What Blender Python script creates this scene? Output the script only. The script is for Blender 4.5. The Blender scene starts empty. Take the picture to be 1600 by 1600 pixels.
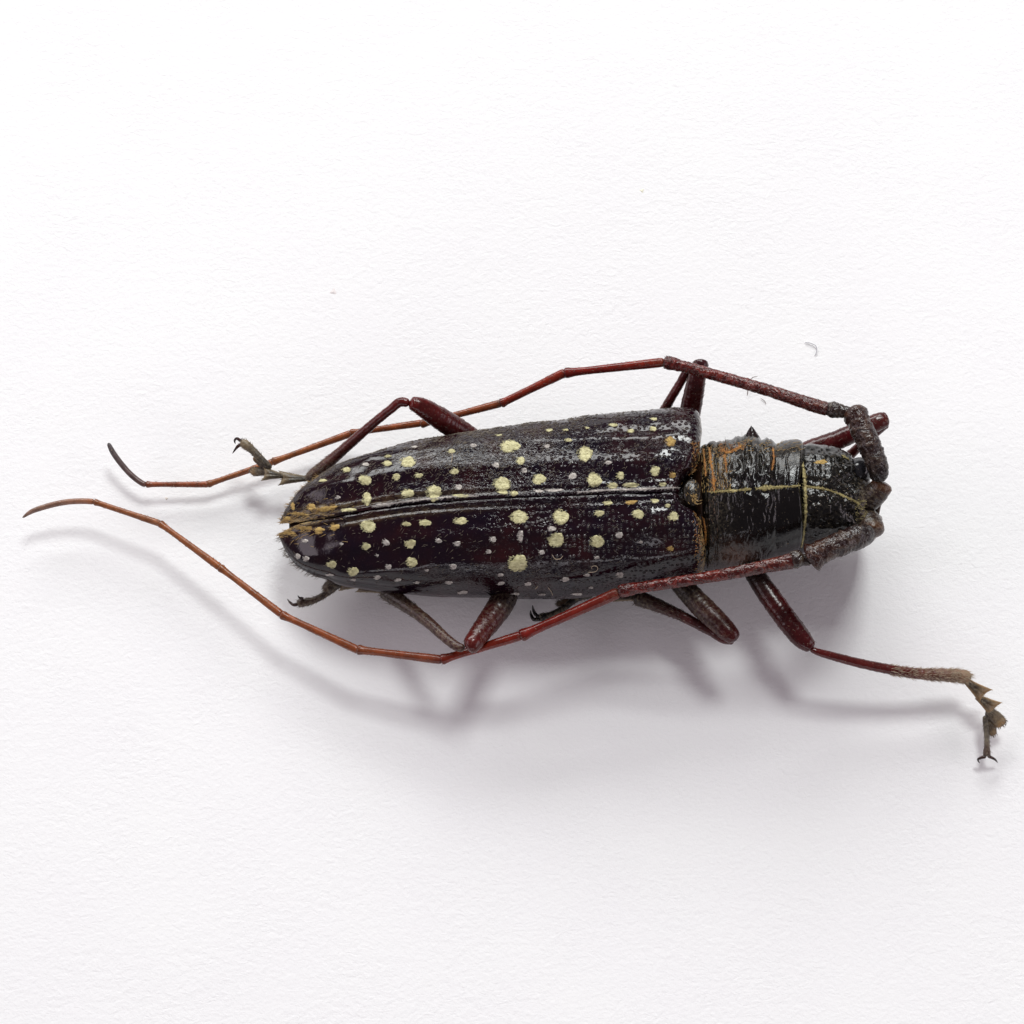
import bpy, math, random
import numpy as np
import time
_T0 = time.time()
from mathutils import Vector, Matrix

random.seed(7)
rng = np.random.default_rng(7)
sc = bpy.context.scene
COL = sc.collection

# ------------------------------------------------------------------ camera
# photo measured in 1600 px units; 100 px on the paper = 1 scene unit
TILT = math.radians(16.0)
DIST = 32.0
ct, st_ = math.cos(TILT), math.sin(TILT)
CAM = np.array([0.0, -DIST * st_, DIST * ct])
cam = bpy.data.cameras.new('camera')
cam_o = bpy.data.objects.new('camera', cam)
COL.objects.link(cam_o)
cam_o.location = CAM
cam_o.rotation_euler = (TILT, 0, 0)
cam.sensor_width = 36
cam.lens = 36 * DIST / 16.0
cam.clip_start = 0.5
cam.clip_end = 2000
sc.camera = cam_o
sc.render.resolution_x = 1024
sc.render.resolution_y = 1024

# ------------------------------------------------------------------ world and lamps (window light, added room fills)
w = bpy.data.worlds.new('World')
sc.world = w
w.use_nodes = True
bg = w.node_tree.nodes['Background']
bg.inputs[0].default_value = (1.0, 0.89, 0.97, 1)
bg.inputs[1].default_value = 0.14


def lamp(name, loc, target, size, size_y, power, col):
    l = bpy.data.lights.new(name, 'AREA')
    l.shape = 'RECTANGLE'
    l.size, l.size_y, l.energy, l.color = size, size_y, power, col
    o = bpy.data.objects.new(name, l)
    COL.objects.link(o)
    o.location = loc
    d = Vector(target) - Vector(loc)
    o.rotation_euler = d.to_track_quat('-Z', 'Y').to_euler()
    return o


lamp('window_light', (30, 104, 152), (0, 0, 0), 50, 42, 166000, (0.97, 1.0, 0.985))
lamp('low_window_light', (-40, 165, 88), (0, 0, 0), 170, 64, 305000, (0.985, 1.0, 0.985))
lamp('left_wall_fill', (-130, 10, 70), (0, 0, 0), 110, 50, 46000, (1.0, 0.88, 0.95))  # added fill lamp, stands for ambient light off unseen room walls
lamp('right_wall_fill', (135, -20, 64), (0, 0, 0), 110, 50, 42000, (1.0, 0.87, 0.94))  # added fill on the opposite side, no actual lamp there
lamp('room_fill', (-10, -140, 42), (0, 0, 0), 150, 24, 32000, (0.98, 0.95, 1.0))
sc.view_settings.view_transform = 'Standard'
sc.view_settings.look = 'None'
sc.view_settings.exposure = 0.08
sc.view_settings.gamma = 1.0
sc.render.engine = 'CYCLES'

# ------------------------------------------------------------------ photo pixel + height -> place


def P(px, py, z):
    """point whose height over the paper is z (px units), seen at photo pixel"""
    px, py, z = np.broadcast_arrays(np.asarray(px, float), np.asarray(py, float), np.asarray(z, float))
    dx = (px - 800) / 100.0
    dy = (800 - py) / 100.0
    wy = dy * ct + DIST * st_
    wz = dy * st_ - DIST * ct
    k = (z / 100.0 - CAM[2]) / wz
    return np.stack([CAM[0] + dx * k, CAM[1] + wy * k, z / 100.0], -1)


def project(X):
    d = X - CAM
    cy = d[..., 1] * ct + d[..., 2] * st_
    cz = -d[..., 1] * st_ + d[..., 2] * ct
    k = DIST / (-cz)
    return np.stack([800 + d[..., 0] * k * 100, 800 - cy * k * 100], -1)


def smooth_noise(x, y, seed):
    """value noise, vectorised"""
    xi, yi = np.floor(x).astype(int), np.floor(y).astype(int)
    fx, fy = x - xi, y - yi
    fx, fy = fx * fx * (3 - 2 * fx), fy * fy * (3 - 2 * fy)

    def h(a, b):
        v = np.sin(a * 127.1 + b * 311.7 + seed * 74.7) * 43758.5453
        return v - np.floor(v)
    return ((h(xi, yi) * (1 - fx) + h(xi + 1, yi) * fx) * (1 - fy) +
            (h(xi, yi + 1) * (1 - fx) + h(xi + 1, yi + 1) * fx) * fy) * 2 - 1


def cinterp(x, xs, ys):
    """smooth (monotone-ish hermite) interpolation"""
    xs, ys = np.asarray(xs, float), np.asarray(ys, float)
    d = np.diff(ys) / np.diff(xs)
    m = np.concatenate([[d[0]], (d[:-1] + d[1:]) / 2, [d[-1]]])
    for i in range(len(d)):
        if i and d[i - 1] * d[i] <= 0:
            m[i] = 0
    x = np.clip(x, xs[0], xs[-1])
    i = np.clip(np.searchsorted(xs, x) - 1, 0, len(xs) - 2)
    hh = xs[i + 1] - xs[i]
    t = (x - xs[i]) / hh
    return ((2 * t**3 - 3 * t**2 + 1) * ys[i] + (t**3 - 2 * t**2 + t) * hh * m[i] +
            (-2 * t**3 + 3 * t**2) * ys[i + 1] + (t**3 - t**2) * hh * m[i + 1])


# ------------------------------------------------------------------ materials
class NT:
    def __init__(s, name):
        s.m = bpy.data.materials.new(name)
        s.m.use_nodes = True
        s.t = s.m.node_tree
        s.b = s.t.nodes['Principled BSDF']

    def n(s, typ, **kw):
        nd = s.t.nodes.new(typ)
        for k, v in kw.items():
            if k.startswith('i_'):
                key = k[2:]
                nd.inputs[int(key) if key.isdigit() else key].default_value = v
            else:
                setattr(nd, k, v)
        return nd

    def l(s, a, b):
        s.t.links.new(a, b)

    def attr(s, name):
        return s.n('ShaderNodeAttribute', attribute_name=name)

    def math(s, op, a, b=None):
        nd = s.n('ShaderNodeMath', operation=op)
        for i, v in enumerate((a, b)):
            if v is None:
                continue
            if isinstance(v, (int, float)):
                nd.inputs[i].default_value = v
            else:
                s.l(v, nd.inputs[i])
        return nd.outputs[0]

    def noise(s, scale, detail=4, rough=.55, vec=None):
        nd = s.n('ShaderNodeTexNoise')
        nd.inputs['Scale'].default_value = scale
        nd.inputs['Detail'].default_value = detail
        nd.inputs['Roughness'].default_value = rough
        s.l(vec or s.obj(), nd.inputs['Vector'])
        return nd

    def obj(s):
        if not hasattr(s, '_o'):
            s._o = s.n('ShaderNodeTexCoord').outputs['Object']
        return s._o

    def scaled(s, v):
        mp = s.n('ShaderNodeMapping')
        mp.inputs['Scale'].default_value = v
        s.l(s.obj(), mp.inputs['Vector'])
        return mp.outputs[0]

    def ramp(s, fac, stops):
        r = s.n('ShaderNodeValToRGB')
        e = r.color_ramp.elements
        while len(e) < len(stops):
            e.new(0.5)
        for i, (p, c) in enumerate(stops):
            e[i].position = p
            e[i].color = (*c, 1) if len(c) == 3 else c
        s.l(fac, r.inputs[0])
        return r.outputs[0]

    def mix(s, fac, a, b, typ='MIX'):
        m = s.n('ShaderNodeMix', data_type='RGBA', blend_type=typ)
        for i, v in ((0, fac), (6, a), (7, b)):
            if isinstance(v, (int, float)):
                m.inputs[i].default_value = v
            elif isinstance(v, tuple):
                m.inputs[i].default_value = (*v, 1)
            else:
                s.l(v, m.inputs[i])
        return m.outputs[2]

    def bump(s, h, strength, dist, prev=None):
        b = s.n('ShaderNodeBump')
        if isinstance(strength, (int, float)):
            b.inputs['Strength'].default_value = strength
        else:
            s.l(strength, b.inputs['Strength'])
        b.inputs['Distance'].default_value = dist
        s.l(h, b.inputs['Height'])
        if prev is not None:
            s.l(prev, b.inputs['Normal'])
        return b.outputs[0]

    def put(s, **kw):
        for k, v in kw.items():
            key = k.replace('_', ' ')
            if isinstance(v, (int, float)):
                s.b.inputs[key].default_value = v
            elif isinstance(v, tuple):
                s.b.inputs[key].default_value = (*v, 1)
            else:
                s.l(v, s.b.inputs[key])


def mat_paper():
    s = NT('white_paper')
    fib = s.noise(6.5, 6, .66, s.scaled((1.0, 1.35, 1)))
    fib.inputs['Distortion'].default_value = .6
    fib2 = s.noise(15, 4, .6, s.scaled((1.0, 1.35, 1)))
    big = s.noise(.5, 3, .5)
    col = s.ramp(big.outputs[0], [(.3, (.885, .880, .888)), (.7, (.895, .895, .895))])
    pat = s.ramp(s.noise(.9, 2).outputs[0], [(.35, (.55, .55, .55)), (.65, (1, 1, 1))])
    nrm = s.bump(fib.outputs[0], s.math('MULTIPLY', pat, .34), .04)
    nrm = s.bump(fib2.outputs[0], .34, .018, nrm)
    s.put(Base_Color=col, Roughness=.9, Normal=nrm)
    s.b.inputs['Specular IOR Level'].default_value = .15
    return s.m


def mat_elytra():
    s = NT('elytra_cuticle')
    gran, gold, rug = s.attr('gran'), s.attr('gold'), s.attr('rug')
    n1 = s.noise(2.2, 4)
    base = s.ramp(n1.outputs[0], [(.3, (.0035, .001, .006)), (.55, (.009, .0015, .004)), (.75, (.022, .003, .004))])
    # granules: raised little bumps in the front, pores behind
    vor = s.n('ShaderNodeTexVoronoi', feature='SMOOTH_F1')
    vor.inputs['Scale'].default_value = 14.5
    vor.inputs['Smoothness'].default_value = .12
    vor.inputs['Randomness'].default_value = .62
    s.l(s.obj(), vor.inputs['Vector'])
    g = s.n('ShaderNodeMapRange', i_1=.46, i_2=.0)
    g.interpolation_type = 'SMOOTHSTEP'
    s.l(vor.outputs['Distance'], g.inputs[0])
    wr = s.noise(9, 2, .5, s.scaled((1, 1.6, 1)))
    wr.inputs['Distortion'].default_value = 2.0
    dust = s.noise(26, 4, .7)
    dm = s.ramp(dust.outputs[0], [(.60, (0, 0, 0)), (.72, (1, 1, 1))])
    base = s.mix(s.math('MULTIPLY', dm, .10), base, (.30, .26, .22))
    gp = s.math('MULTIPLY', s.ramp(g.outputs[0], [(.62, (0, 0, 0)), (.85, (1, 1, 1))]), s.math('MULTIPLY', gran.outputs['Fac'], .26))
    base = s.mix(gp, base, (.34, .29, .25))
    gn = s.noise(14, 4, .7, s.scaled((.6, 1.8, 1)))
    gm = s.math('MULTIPLY', gold.outputs['Fac'], s.ramp(gn.outputs[0], [(.40, (0, 0, 0)), (.56, (1, 1, 1))]))
    goldc = s.mix(s.noise(9, 2).outputs[0], (.34, .19, .06), (.56, .46, .23))
    base = s.mix(gm, base, goldc)
    nrm = s.bump(g.outputs[0], s.math('MULTIPLY', gran.outputs['Fac'], 1.0), .045)
    nrm = s.bump(wr.outputs[0], s.math('MULTIPLY', rug.outputs['Fac'], .8), .02, nrm)
    nrm = s.bump(s.noise(40, 3).outputs[0], .08, .004, nrm)
    rg = s.math('ADD', s.math('MULTIPLY', gm, .5), s.math('ADD', s.math('MULTIPLY', n1.outputs[0], .10), .07))
    s.put(Base_Color=base, Roughness=rg, Normal=nrm)
    s.b.inputs['IOR'].default_value = 1.42
    return s.m


def mat_cuticle(name, rough=.3, scale=10, bump=.5, dist=.03, coat=0, spec=.5):
    """chitin whose own colour is in the 'albedo' attribute and fuzz in 'fuzz'"""
    s = NT(name)
    a, f = s.attr('albedo'), s.attr('fuzz')
    n = s.noise(scale, 4, .6)
    n2 = s.noise(scale * 4, 3, .6)
    col = s.mix(1.0, a.outputs['Color'], s.ramp(n.outputs[0], [(.3, (.6, .6, .6)), (.7, (1.3, 1.3, 1.3))]), 'MULTIPLY')
    fm = s.math('MULTIPLY', f.outputs['Fac'], s.ramp(n2.outputs[0], [(.46, (0, 0, 0)), (.62, (1, 1, 1))]))
    col = s.mix(fm, col, (.20, .165, .105))
    speck = s.ramp(s.noise(34, 2, .5).outputs[0], [(.70, (0, 0, 0)), (.74, (1, 1, 1))])
    col = s.mix(s.math('MULTIPLY', speck, .5), col, (.42, .33, .22))
    nrm = s.bump(n.outputs[0], bump, dist)
    nrm = s.bump(n2.outputs[0], s.math('ADD', s.math('MULTIPLY', f.outputs['Fac'], .8), .12), dist * .5, nrm)
    rg = s.math('ADD', s.math('MULTIPLY', f.outputs['Fac'], .35), s.math('ADD', s.math('MULTIPLY', n2.outputs[0], .2), rough - .1))
    s.put(Base_Color=col, Roughness=rg, Normal=nrm)
    s.b.inputs['Specular IOR Level'].default_value = spec
    s.b.inputs['Coat Weight'].default_value = coat
    return s.m


def mat_fur(name, c1, c2, scale=22):
    s = NT(name)
    n = s.noise(scale, 4, .65, s.scaled((.7, 1.6, 1)))
    col = s.ramp(n.outputs[0], [(.32, c1), (.62, c2)])
    s.put(Base_Color=col, Roughness=.7, Normal=s.bump(n.outputs[0], .8, .02))
    s.b.inputs['Specular IOR Level'].default_value = .3
    s.b.inputs['Sheen Weight'].default_value = .15
    return s.m


def mat_flat(name, c, rough=.5):
    s = NT(name)
    n = s.noise(8, 3)
    col = s.mix(n.outputs[0], tuple(v * .7 for v in c), tuple(min(1, v * 1.25) for v in c))
    s.put(Base_Color=col, Roughness=rough)
    return s.m


def mat_rugose(name):
    """coarse wrinkled cuticle: dark furrows, greyish downy ridges"""
    s = NT(name)
    a, f = s.attr('albedo'), s.attr('fuzz')
    n = s.noise(7.5, 2, .5)
    n.inputs['Distortion'].default_value = 1.6
    n2 = s.noise(32, 3, .6)
    ridge = s.ramp(n.outputs[0], [(.47, (0, 0, 0)), (.60, (1, 1, 1))])
    dark = s.mix(1.0, a.outputs['Color'], (.4, .3, .3), 'MULTIPLY')
    down = s.mix(n2.outputs[0], (.022, .016, .012), (.17, .14, .098))
    k = s.math('MULTIPLY', s.math('MULTIPLY', ridge, f.outputs['Fac']), s.ramp(n2.outputs[0], [(.35, (.35, .35, .35)), (.6, (1, 1, 1))]))
    col = s.mix(k, s.mix(ridge, dark, a.outputs['Color']), down)
    nrm = s.bump(n.outputs[0], .9, .045)
    nrm = s.bump(n2.outputs[0], .06, .01, nrm)
    s.put(Base_Color=col, Roughness=s.math('ADD', s.math('MULTIPLY', n2.outputs[0], .25), .13), Normal=nrm)
    return s.m


M_PAPER = mat_paper()
M_ELY = mat_elytra()
M_BODY = mat_cuticle('body_cuticle', .16, 7, .35, .025, 0, .38)
M_LIMB = mat_cuticle('limb_cuticle', .22, 6, .2, .02, 0, .38)
M_SCAPE = mat_rugose('rough_antenna_cuticle')
M_EYE = mat_cuticle('eye_surface', .16, 60, .15, .004, .3)
M_CREAM = mat_fur('cream_fur', (.36, .33, .15), (.74, .70, .42))
M_WHITE = mat_fur('greyish_fur', (.34, .30, .27), (.72, .68, .62))
M_GOLD = mat_fur('golden_fur', (.26, .14, .035), (.56, .40, .13))
M_ORANGE = mat_fur('orange_fur', (.12, .045, .008), (.50, .24, .05))
M_YEL = mat_fur('yellow_fur', (.10, .075, .02), (.50, .43, .19))
M_HGOLD = mat_flat('golden_hair', (.42, .27, .10), .5)
M_HORANGE = mat_flat('orange_hair', (.40, .16, .04), .5)
M_HPALE = mat_flat('pale_hair', (.46, .36, .25), .5)
M_HGREY = mat_flat('grey_hair', (.15, .12, .09), .5)
M_HDARK = mat_flat('brown_hair', (.10, .055, .035), .5)
M_HYEL = mat_flat('yellow_hair', (.46, .39, .17), .5)
M_HCREAM = mat_flat('cream_hair', (.66, .62, .36), .5)
M_HWHITE = mat_flat('white_hair', (.52, .48, .45), .5)
M_PAD = mat_fur('tarsal_pad_fur', (.10, .075, .05), (.32, .25, .16))
M_LINT = mat_flat('lint', (.55, .55, .58), .6)


# ------------------------------------------------------------------ mesh helpers
def link(name, verts, faces, mat, parent=None, attrs=None, smooth=True):
    me = bpy.data.meshes.new(name)
    verts = np.asarray(verts, np.float32).reshape(-1, 3)
    me.from_pydata(verts.tolist(), [], faces if isinstance(faces, list) else faces.tolist())
    for k, v in (attrs or {}).items():
        v = np.asarray(v, np.float32)
        if v.ndim == 2:
            at = me.attributes.new(k, 'FLOAT_COLOR', 'POINT')
            at.data.foreach_set('color', np.concatenate([v, np.ones((len(v), 1), np.float32)], 1).ravel())
        else:
            at = me.attributes.new(k, 'FLOAT', 'POINT')
            at.data.foreach_set('value', v.ravel())
    me.polygons.foreach_set('use_smooth', [smooth] * len(me.polygons))
    me.materials.append(mat)
    me.update()
    o = bpy.data.objects.new(name, me)
    COL.objects.link(o)
    if parent is not None:
        o.parent = parent
    return o


def grid_faces(n, m, wrap=False):
    i = np.arange(n - 1)[:, None]
    j = np.arange(m if wrap else m - 1)[None, :]
    j2 = (j + 1) % m
    return np.stack([i * m + j, i * m + j2, (i + 1) * m + j2, (i + 1) * m + j], -1).reshape(-1, 4)


def normals(G):
    du = np.gradient(G, axis=0)
    dv = np.gradient(G, axis=1)
    n = np.cross(du, dv)
    return n / (np.linalg.norm(n, axis=-1, keepdims=True) + 1e-12)


def tag(o, label, cat, group=None, kind=None):
    o['label'] = label
    if cat:
        o['category'] = cat
    if group:
        o['group'] = group
    if kind:
        o['kind'] = kind


class Surf:
    """a surface grid that photo pixels can be laid on"""

    def __init__(s, G, outward_up=True):
        s.G = G
        N = normals(G)
        v = CAM - G
        if (N * v).sum(-1).mean() < 0:
            N = -N
        s.N = N
        s.uv = project(G)
        s.face = (s.N * v).sum(-1) > 0

    def at(s, q):
        q = np.atleast_2d(q)
        U = s.uv.reshape(-1, 2)
        F = s.face.ravel()
        idx = np.nonzero(F)[0]
        c0 = q.mean(0)
        rad = np.abs(q - c0).max() + 14
        idx = idx[(np.abs(U[idx] - c0) < rad).all(1)]
        Uf = U[idx].astype(np.float32)
        out = np.zeros(len(q), int)
        qf = q.astype(np.float32)
        for a in range(0, len(q), 64):
            d = (qf[a:a + 64, None, 0] - Uf[None, :, 0]) ** 2 + (qf[a:a + 64, None, 1] - Uf[None, :, 1]) ** 2
            out[a:a + 64] = idx[d.argmin(1)]
        n, m = s.G.shape[:2]
        i, j = np.unravel_index(out, (n, m))
        i0, j0 = np.clip(i, 1, n - 2), np.clip(j, 1, m - 2)
        g0, u0 = s.G[i0, j0], s.uv[i0, j0]
        gi = (s.G[i0 + 1, j0] - s.G[i0 - 1, j0]) / 2
        gj = (s.G[i0, j0 + 1] - s.G[i0, j0 - 1]) / 2
        ui = (s.uv[i0 + 1, j0] - s.uv[i0 - 1, j0]) / 2
        uj = (s.uv[i0, j0 + 1] - s.uv[i0, j0 - 1]) / 2
        d = q - u0
        det = ui[:, 0] * uj[:, 1] - ui[:, 1] * uj[:, 0]
        det = np.where(np.abs(det) < 1e-3, 1e-3, det)
        a = np.clip((d[:, 0] * uj[:, 1] - d[:, 1] * uj[:, 0]) / det, -1.5, 1.5)
        b = np.clip((ui[:, 0] * d[:, 1] - ui[:, 1] * d[:, 0]) / det, -1.5, 1.5)
        return g0 + gi * a[:, None] + gj * b[:, None], s.N[i0, j0]


def tube(name, pts, rad, mat, parent=None, cols=None, fuzz=None, seg=26, step=3.0, flat=1.0, cap=True, wob=0.0, ret=False):
    """lofted limb: pts [(px,py,z)], rad px, flat = height/width"""
    pts = np.asarray(pts, float)
    n0 = len(pts)
    s = np.concatenate([[0], np.cumsum(np.linalg.norm(np.diff(pts, axis=0), axis=1))])
    n = max(6, int(s[-1] / step))
    t = np.linspace(0, s[-1], n)
    if cap:   # denser and rounded ends
        r_end = rad[-1] if np.isscalar(rad[-1]) else rad[-1]
        t = np.unique(np.concatenate([t, s[-1] - np.array([0, .15, .5, 1, 2, 3, 4.5]) * 1.0, np.array([0, .15, .5, 1, 2, 3, 4.5])]))
    pp = np.stack([cinterp(t, s, pts[:, k]) for k in range(3)], -1)
    rr = cinterp(t, s, np.asarray(rad, float))
    if cap:
        rs, re = rad[0], rad[-1]
        e = min(4.5, s[-1] * .3)
        rr = rr * np.sqrt(np.clip(1 - np.clip(1 - t / e, 0, 1) ** 2, 0.0004, 1)) * np.sqrt(np.clip(1 - np.clip(1 - (s[-1] - t) / e, 0, 1) ** 2, 0.0004, 1))
    C = P(pp[:, 0], pp[:, 1], pp[:, 2])
    scale = (DIST * ct - C[:, 2]) / (DIST * ct) / 100.0
    T = np.gradient(C, axis=0)
    T /= np.linalg.norm(T, axis=1, keepdims=True)
    up = np.array([0, 0, 1.0])
    S = np.cross(T, up)
    S /= np.linalg.norm(S, axis=1, keepdims=True) + 1e-9
    U = np.cross(S, T)
    ph = np.linspace(0, 2 * math.pi, seg, endpoint=False)
    R = (rr * scale)[:, None]
    if wob:
        R = R * (1 + wob * smooth_noise(t[:, None] * .35, (np.cos(ph) * 2.2 + 9)[None, :], 3) + wob * .6 * smooth_noise(t[:, None] * .8, (np.sin(ph) * 3 + 5)[None, :], 8))
    G = C[:, None] + S[:, None] * (np.cos(ph)[None, :] * R)[..., None] + U[:, None] * (np.sin(ph)[None, :] * R * flat)[..., None]
    nn = len(t)
    faces = grid_faces(nn, seg, True).tolist()
    faces.append(list(range(seg)))
    faces.append([(nn - 1) * seg + k for k in range(seg)][::-1])
    attrs = {}
    u = t / s[-1]
    cols = cols or [(0, (.1, .02, .01)), (1, (.1, .02, .01))]
    cx = [c[0] for c in cols]
    A = np.stack([np.interp(u, cx, [c[1][k] for c in cols]) for k in range(3)], -1)
    attrs['albedo'] = np.repeat(A, seg, axis=0)
    fz = fuzz or [(0, 0), (1, 0)]
    F = np.interp(u, [f[0] for f in fz], [f[1] for f in fz])
    attrs['fuzz'] = np.repeat(F, seg)
    o = link(name, G.reshape(-1, 3), faces, mat, parent, attrs)
    if ret:
        return o, G
    return o


def hairs(name, bases, dirs, lens, width, mat, parent, bend=None):
    """thin tapered 3-sided hairs joined into one mesh. units: scene"""
    n = len(bases)
    dirs = dirs / (np.linalg.norm(dirs, axis=1, keepdims=True) + 1e-9)
    a = np.cross(dirs, np.array([.3, .2, .9]))
    a /= np.linalg.norm(a, axis=1, keepdims=True) + 1e-9
    b = np.cross(dirs, a)
    lens = np.asarray(lens)[:, None] * np.ones((n, 1))
    bend = np.zeros((n, 3)) if bend is None else bend
    mid = bases + dirs * lens * .55
    tip = bases + dirs * lens + bend * lens
    V = np.zeros((n, 7, 3))
    for k in range(3):
        an = k * 2 * math.pi / 3
        off = (a * math.cos(an) + b * math.sin(an))
        V[:, k] = bases + off * width
        V[:, 3 + k] = mid + bend * lens * .25 + off * width * .75
    V[:, 6] = tip
    f = []
    base = np.arange(n)[:, None] * 7
    quads = np.array([[0, 1, 4, 3], [1, 2, 5, 4], [2, 0, 3, 5]])
    tris = np.array([[3, 4, 6], [4, 5, 6], [5, 3, 6]])
    Q = (base[:, :, None] + quads[None]).reshape(-1, 4).tolist()
    T = (base[:, :, None] + tris[None]).reshape(-1, 3).tolist()
    o = link(name, V.reshape(-1, 3), Q + T, mat, parent)
    o['kind'] = 'stuff'
    return o


# ------------------------------------------------------------------ the paper
pv = [(-60, -60, 0), (60, -60, 0), (60, 60, 0), (-60, 60, 0)]
paper = link('paper', pv, [[0, 1, 2, 3]], M_PAPER, smooth=False)
paper['kind'] = 'structure'

# ------------------------------------------------------------------ the beetle
beetle = bpy.data.objects.new('longhorn_beetle', None)
COL.objects.link(beetle)
tag(beetle, 'dead longhorn beetle, black-purple with cream spots and long red-brown antennae, lying on white paper', 'beetle')
BASE = P(800, 800, 0)

# --- elytra
SUT_X = [436, 448, 470, 500, 526, 590, 654, 700, 760, 829, 900, 977, 1060, 1100]
SUT_Y = [822, 820, 816, 811.5, 807.5, 795.5, 787, 783.5, 780, 777, 774.5, 771.5, 768.5, 767.5]
ZT_X = [436, 455, 480, 520, 560, 620, 700, 800, 900, 1000, 1060, 1085, 1100]
ZT_Y = [98, 112, 128, 145, 157, 172, 188, 200, 208, 213, 214, 212, 206]
UP_X = [436, 438, 441, 450, 462, 484, 516, 547, 601, 654, 696, 744, 807, 871, 935, 977, 1000, 1020, 1040, 1060, 1080, 1088, 1093, 1100]
UP_Y = [817, 814.5, 811, 793, 777, 758, 739, 726, 709, 695, 688, 682, 675, 667, 659, 655, 653.5, 651, 649, 648, 648.5, 651.5, 659, 673]
LO_X = [435, 437, 443, 450, 462, 484, 516, 547, 590, 632, 680, 717, 829, 914, 956, 985, 1010, 1040, 1070, 1090, 1100]
LO_Y = [837, 841, 855, 866, 880, 894, 905.5, 913, 921.5, 926, 929.5, 931, 933, 932, 924, 918, 915, 911, 906, 901, 893]
ZE = 92.0


def elytron(side):
    """side +1 = far one (upper in photo), -1 = near one"""
    nu, nv, nb = 560, 150, 16
    u = np.linspace(0, 1, nu) ** 1.15
    if side > 0:
        tip, ex, ey = 439.0, UP_X, UP_Y
    else:
        tip, ex, ey = 436.0, LO_X, LO_Y
    a = np.linspace(0, math.pi / 2, nv)          # 0 suture .. edge
    sa = np.sin(a)
    # front margin bows back at the scutellum and out at the shoulder
    vfrac = sa
    front = np.interp(vfrac, [0, .10, .17, .3, .7, .9, 1], [1062, 1066, 1082, 1090, 1094, 1092, 1086] if side > 0 else [1062, 1066, 1083, 1093, 1099, 1101, 1098])
    X = tip + (front[None, :] - tip) * u[:, None]
    ys = cinterp(X, SUT_X, SUT_Y)
    gap = 0.9 * np.ones_like(X)
    # tips part from one another
    gap = gap + np.clip((486 - X) / 48, 0, 1) ** 2.0 * (2.5 if side > 0 else 10.5)
    ys = ys - side * gap
    ye = cinterp(X, ex, ey)
    ye = np.where(side * (ys - ye) < .6, ys - side * .6, ye)
    zt = cinterp(X, ZT_X, ZT_Y)
    ze = np.minimum(ZE + np.clip((X - 990) / 100, 0, 1) * 12, zt - 3)
    q, p = .68, .80
    A = P(X, ys, zt)
    B = P(X, ye, ze)
    s_ = (sa ** p)[None, :, None]
    c_ = (np.cos(a) ** q)[None, :]
    G = A + (B - A) * s_
    G[..., 2] = B[..., 2] + (A[..., 2] - B[..., 2]) * c_
    # front end rolls down
    d_end = (front[None, :] - X)
    roll = np.clip(1 - d_end / 14.0, 0, 1)
    G[..., 2] -= .26 * (1 - np.sqrt(np.clip(1 - roll ** 2, 0, 1)))
    # distance from suture in px, used for beads and ridges
    dist = np.abs(G[..., 1] - A[..., 1]) * 100
    fade = np.clip((X - 440) / 60, 0, 1) * np.clip((1090 - X) / 40, 0, 1)
    bead = 2.0 * np.exp(-((dist - 4.0) / 2.8) ** 2) - 1.0 * np.exp(-((dist - 10) / 2.6) ** 2) + .9 * np.exp(-((dist - 15.5) / 3.2) ** 2)
    costa = 2.2 * np.exp(-((dist - 50) / 10) ** 2) + 2.0 * np.exp(-((dist - 88) / 9) ** 2)
    costa = costa + (6.0 if side < 0 else 2.0) * np.exp(-((X - 1015) / 52) ** 2) * np.exp(-((dist - 38) / 16) ** 2)
    costa = costa + (3.5 if side > 0 else 1.0) * np.exp(-((X - 1030) / 34) ** 2) * np.exp(-((dist - 68) / 16) ** 2)
    wav = 1.4 * smooth_noise(X / 46.0, dist / 20.0 + side * 7, 2) + .5 * smooth_noise(X / 15.0, dist / 9.0 + side * 3, 5)
    rim = 2.2 * np.exp(-((1 - sa) / .006) ** 2)[None, :] * np.ones_like(X)
    N = normals(G)
    if N[..., 2].mean() < 0:
        N = -N
    gran = np.clip((X - 830) / 170, 0, 1) ** .9
    # real granules in front
    ng = 2600
    gx = rng.uniform(850, 1092, ng)
    gj = rng.uniform(0, 1, ng)
    disp = (bead + costa + wav) * fade + rim * fade
    gi = np.searchsorted(u * (1095 - tip) + tip, gx)
    H = np.zeros((nu, nv))
    keep = rng.uniform(0, 1, ng) < np.clip((gx - 830) / 150, .1, 1)
    dx = X
    Y = G[..., 1] * 100
    for k in range(ng):
        if not keep[k]:
            continue
        i = int(np.clip(gi[k], 4, nu - 5))
        j = int(gj[k] * (nv - 3)) + 1
        i0, i1 = max(0, i - 6), min(nu, i + 7)
        j0, j1 = max(0, j - 9), min(nv, j + 10)
        d2 = ((G[i0:i1, j0:j1] - G[i, j]) ** 2).sum(-1) * 1e4
        H[i0:i1, j0:j1] = np.maximum(H[i0:i1, j0:j1], np.exp(-d2 / 3.6))
    disp = disp + H * .15 * np.clip((X - 850) / 120, .25, 1)
    G = G + N * (disp / 100.0)[..., None]
    S = Surf(G)
    # underside tuck (epipleuron)
    E = G[:, -1]
    inw = np.array([0, -side * 1.0, 0])
    rows = []
    for k in range(1, nb + 1):
        t = k / nb
        w_ = np.minimum(18, np.abs(ye[:, -1] - ys[:, -1]) * .5) / 100
        R = E + inw * (w_ * (t ** 2.2))[:, None] - np.array([0, 0, 1]) * (w_ * 1.2 * t)[:, None]
        rows.append(R)
    G2 = np.concatenate([G, np.stack(rows, 1)], 1)
    m = nv + nb
    # attributes
    pxy = S.uv
    PX = np.concatenate([pxy[..., 0], np.repeat(pxy[:, -1:, 0], nb, 1)], 1)
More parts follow.
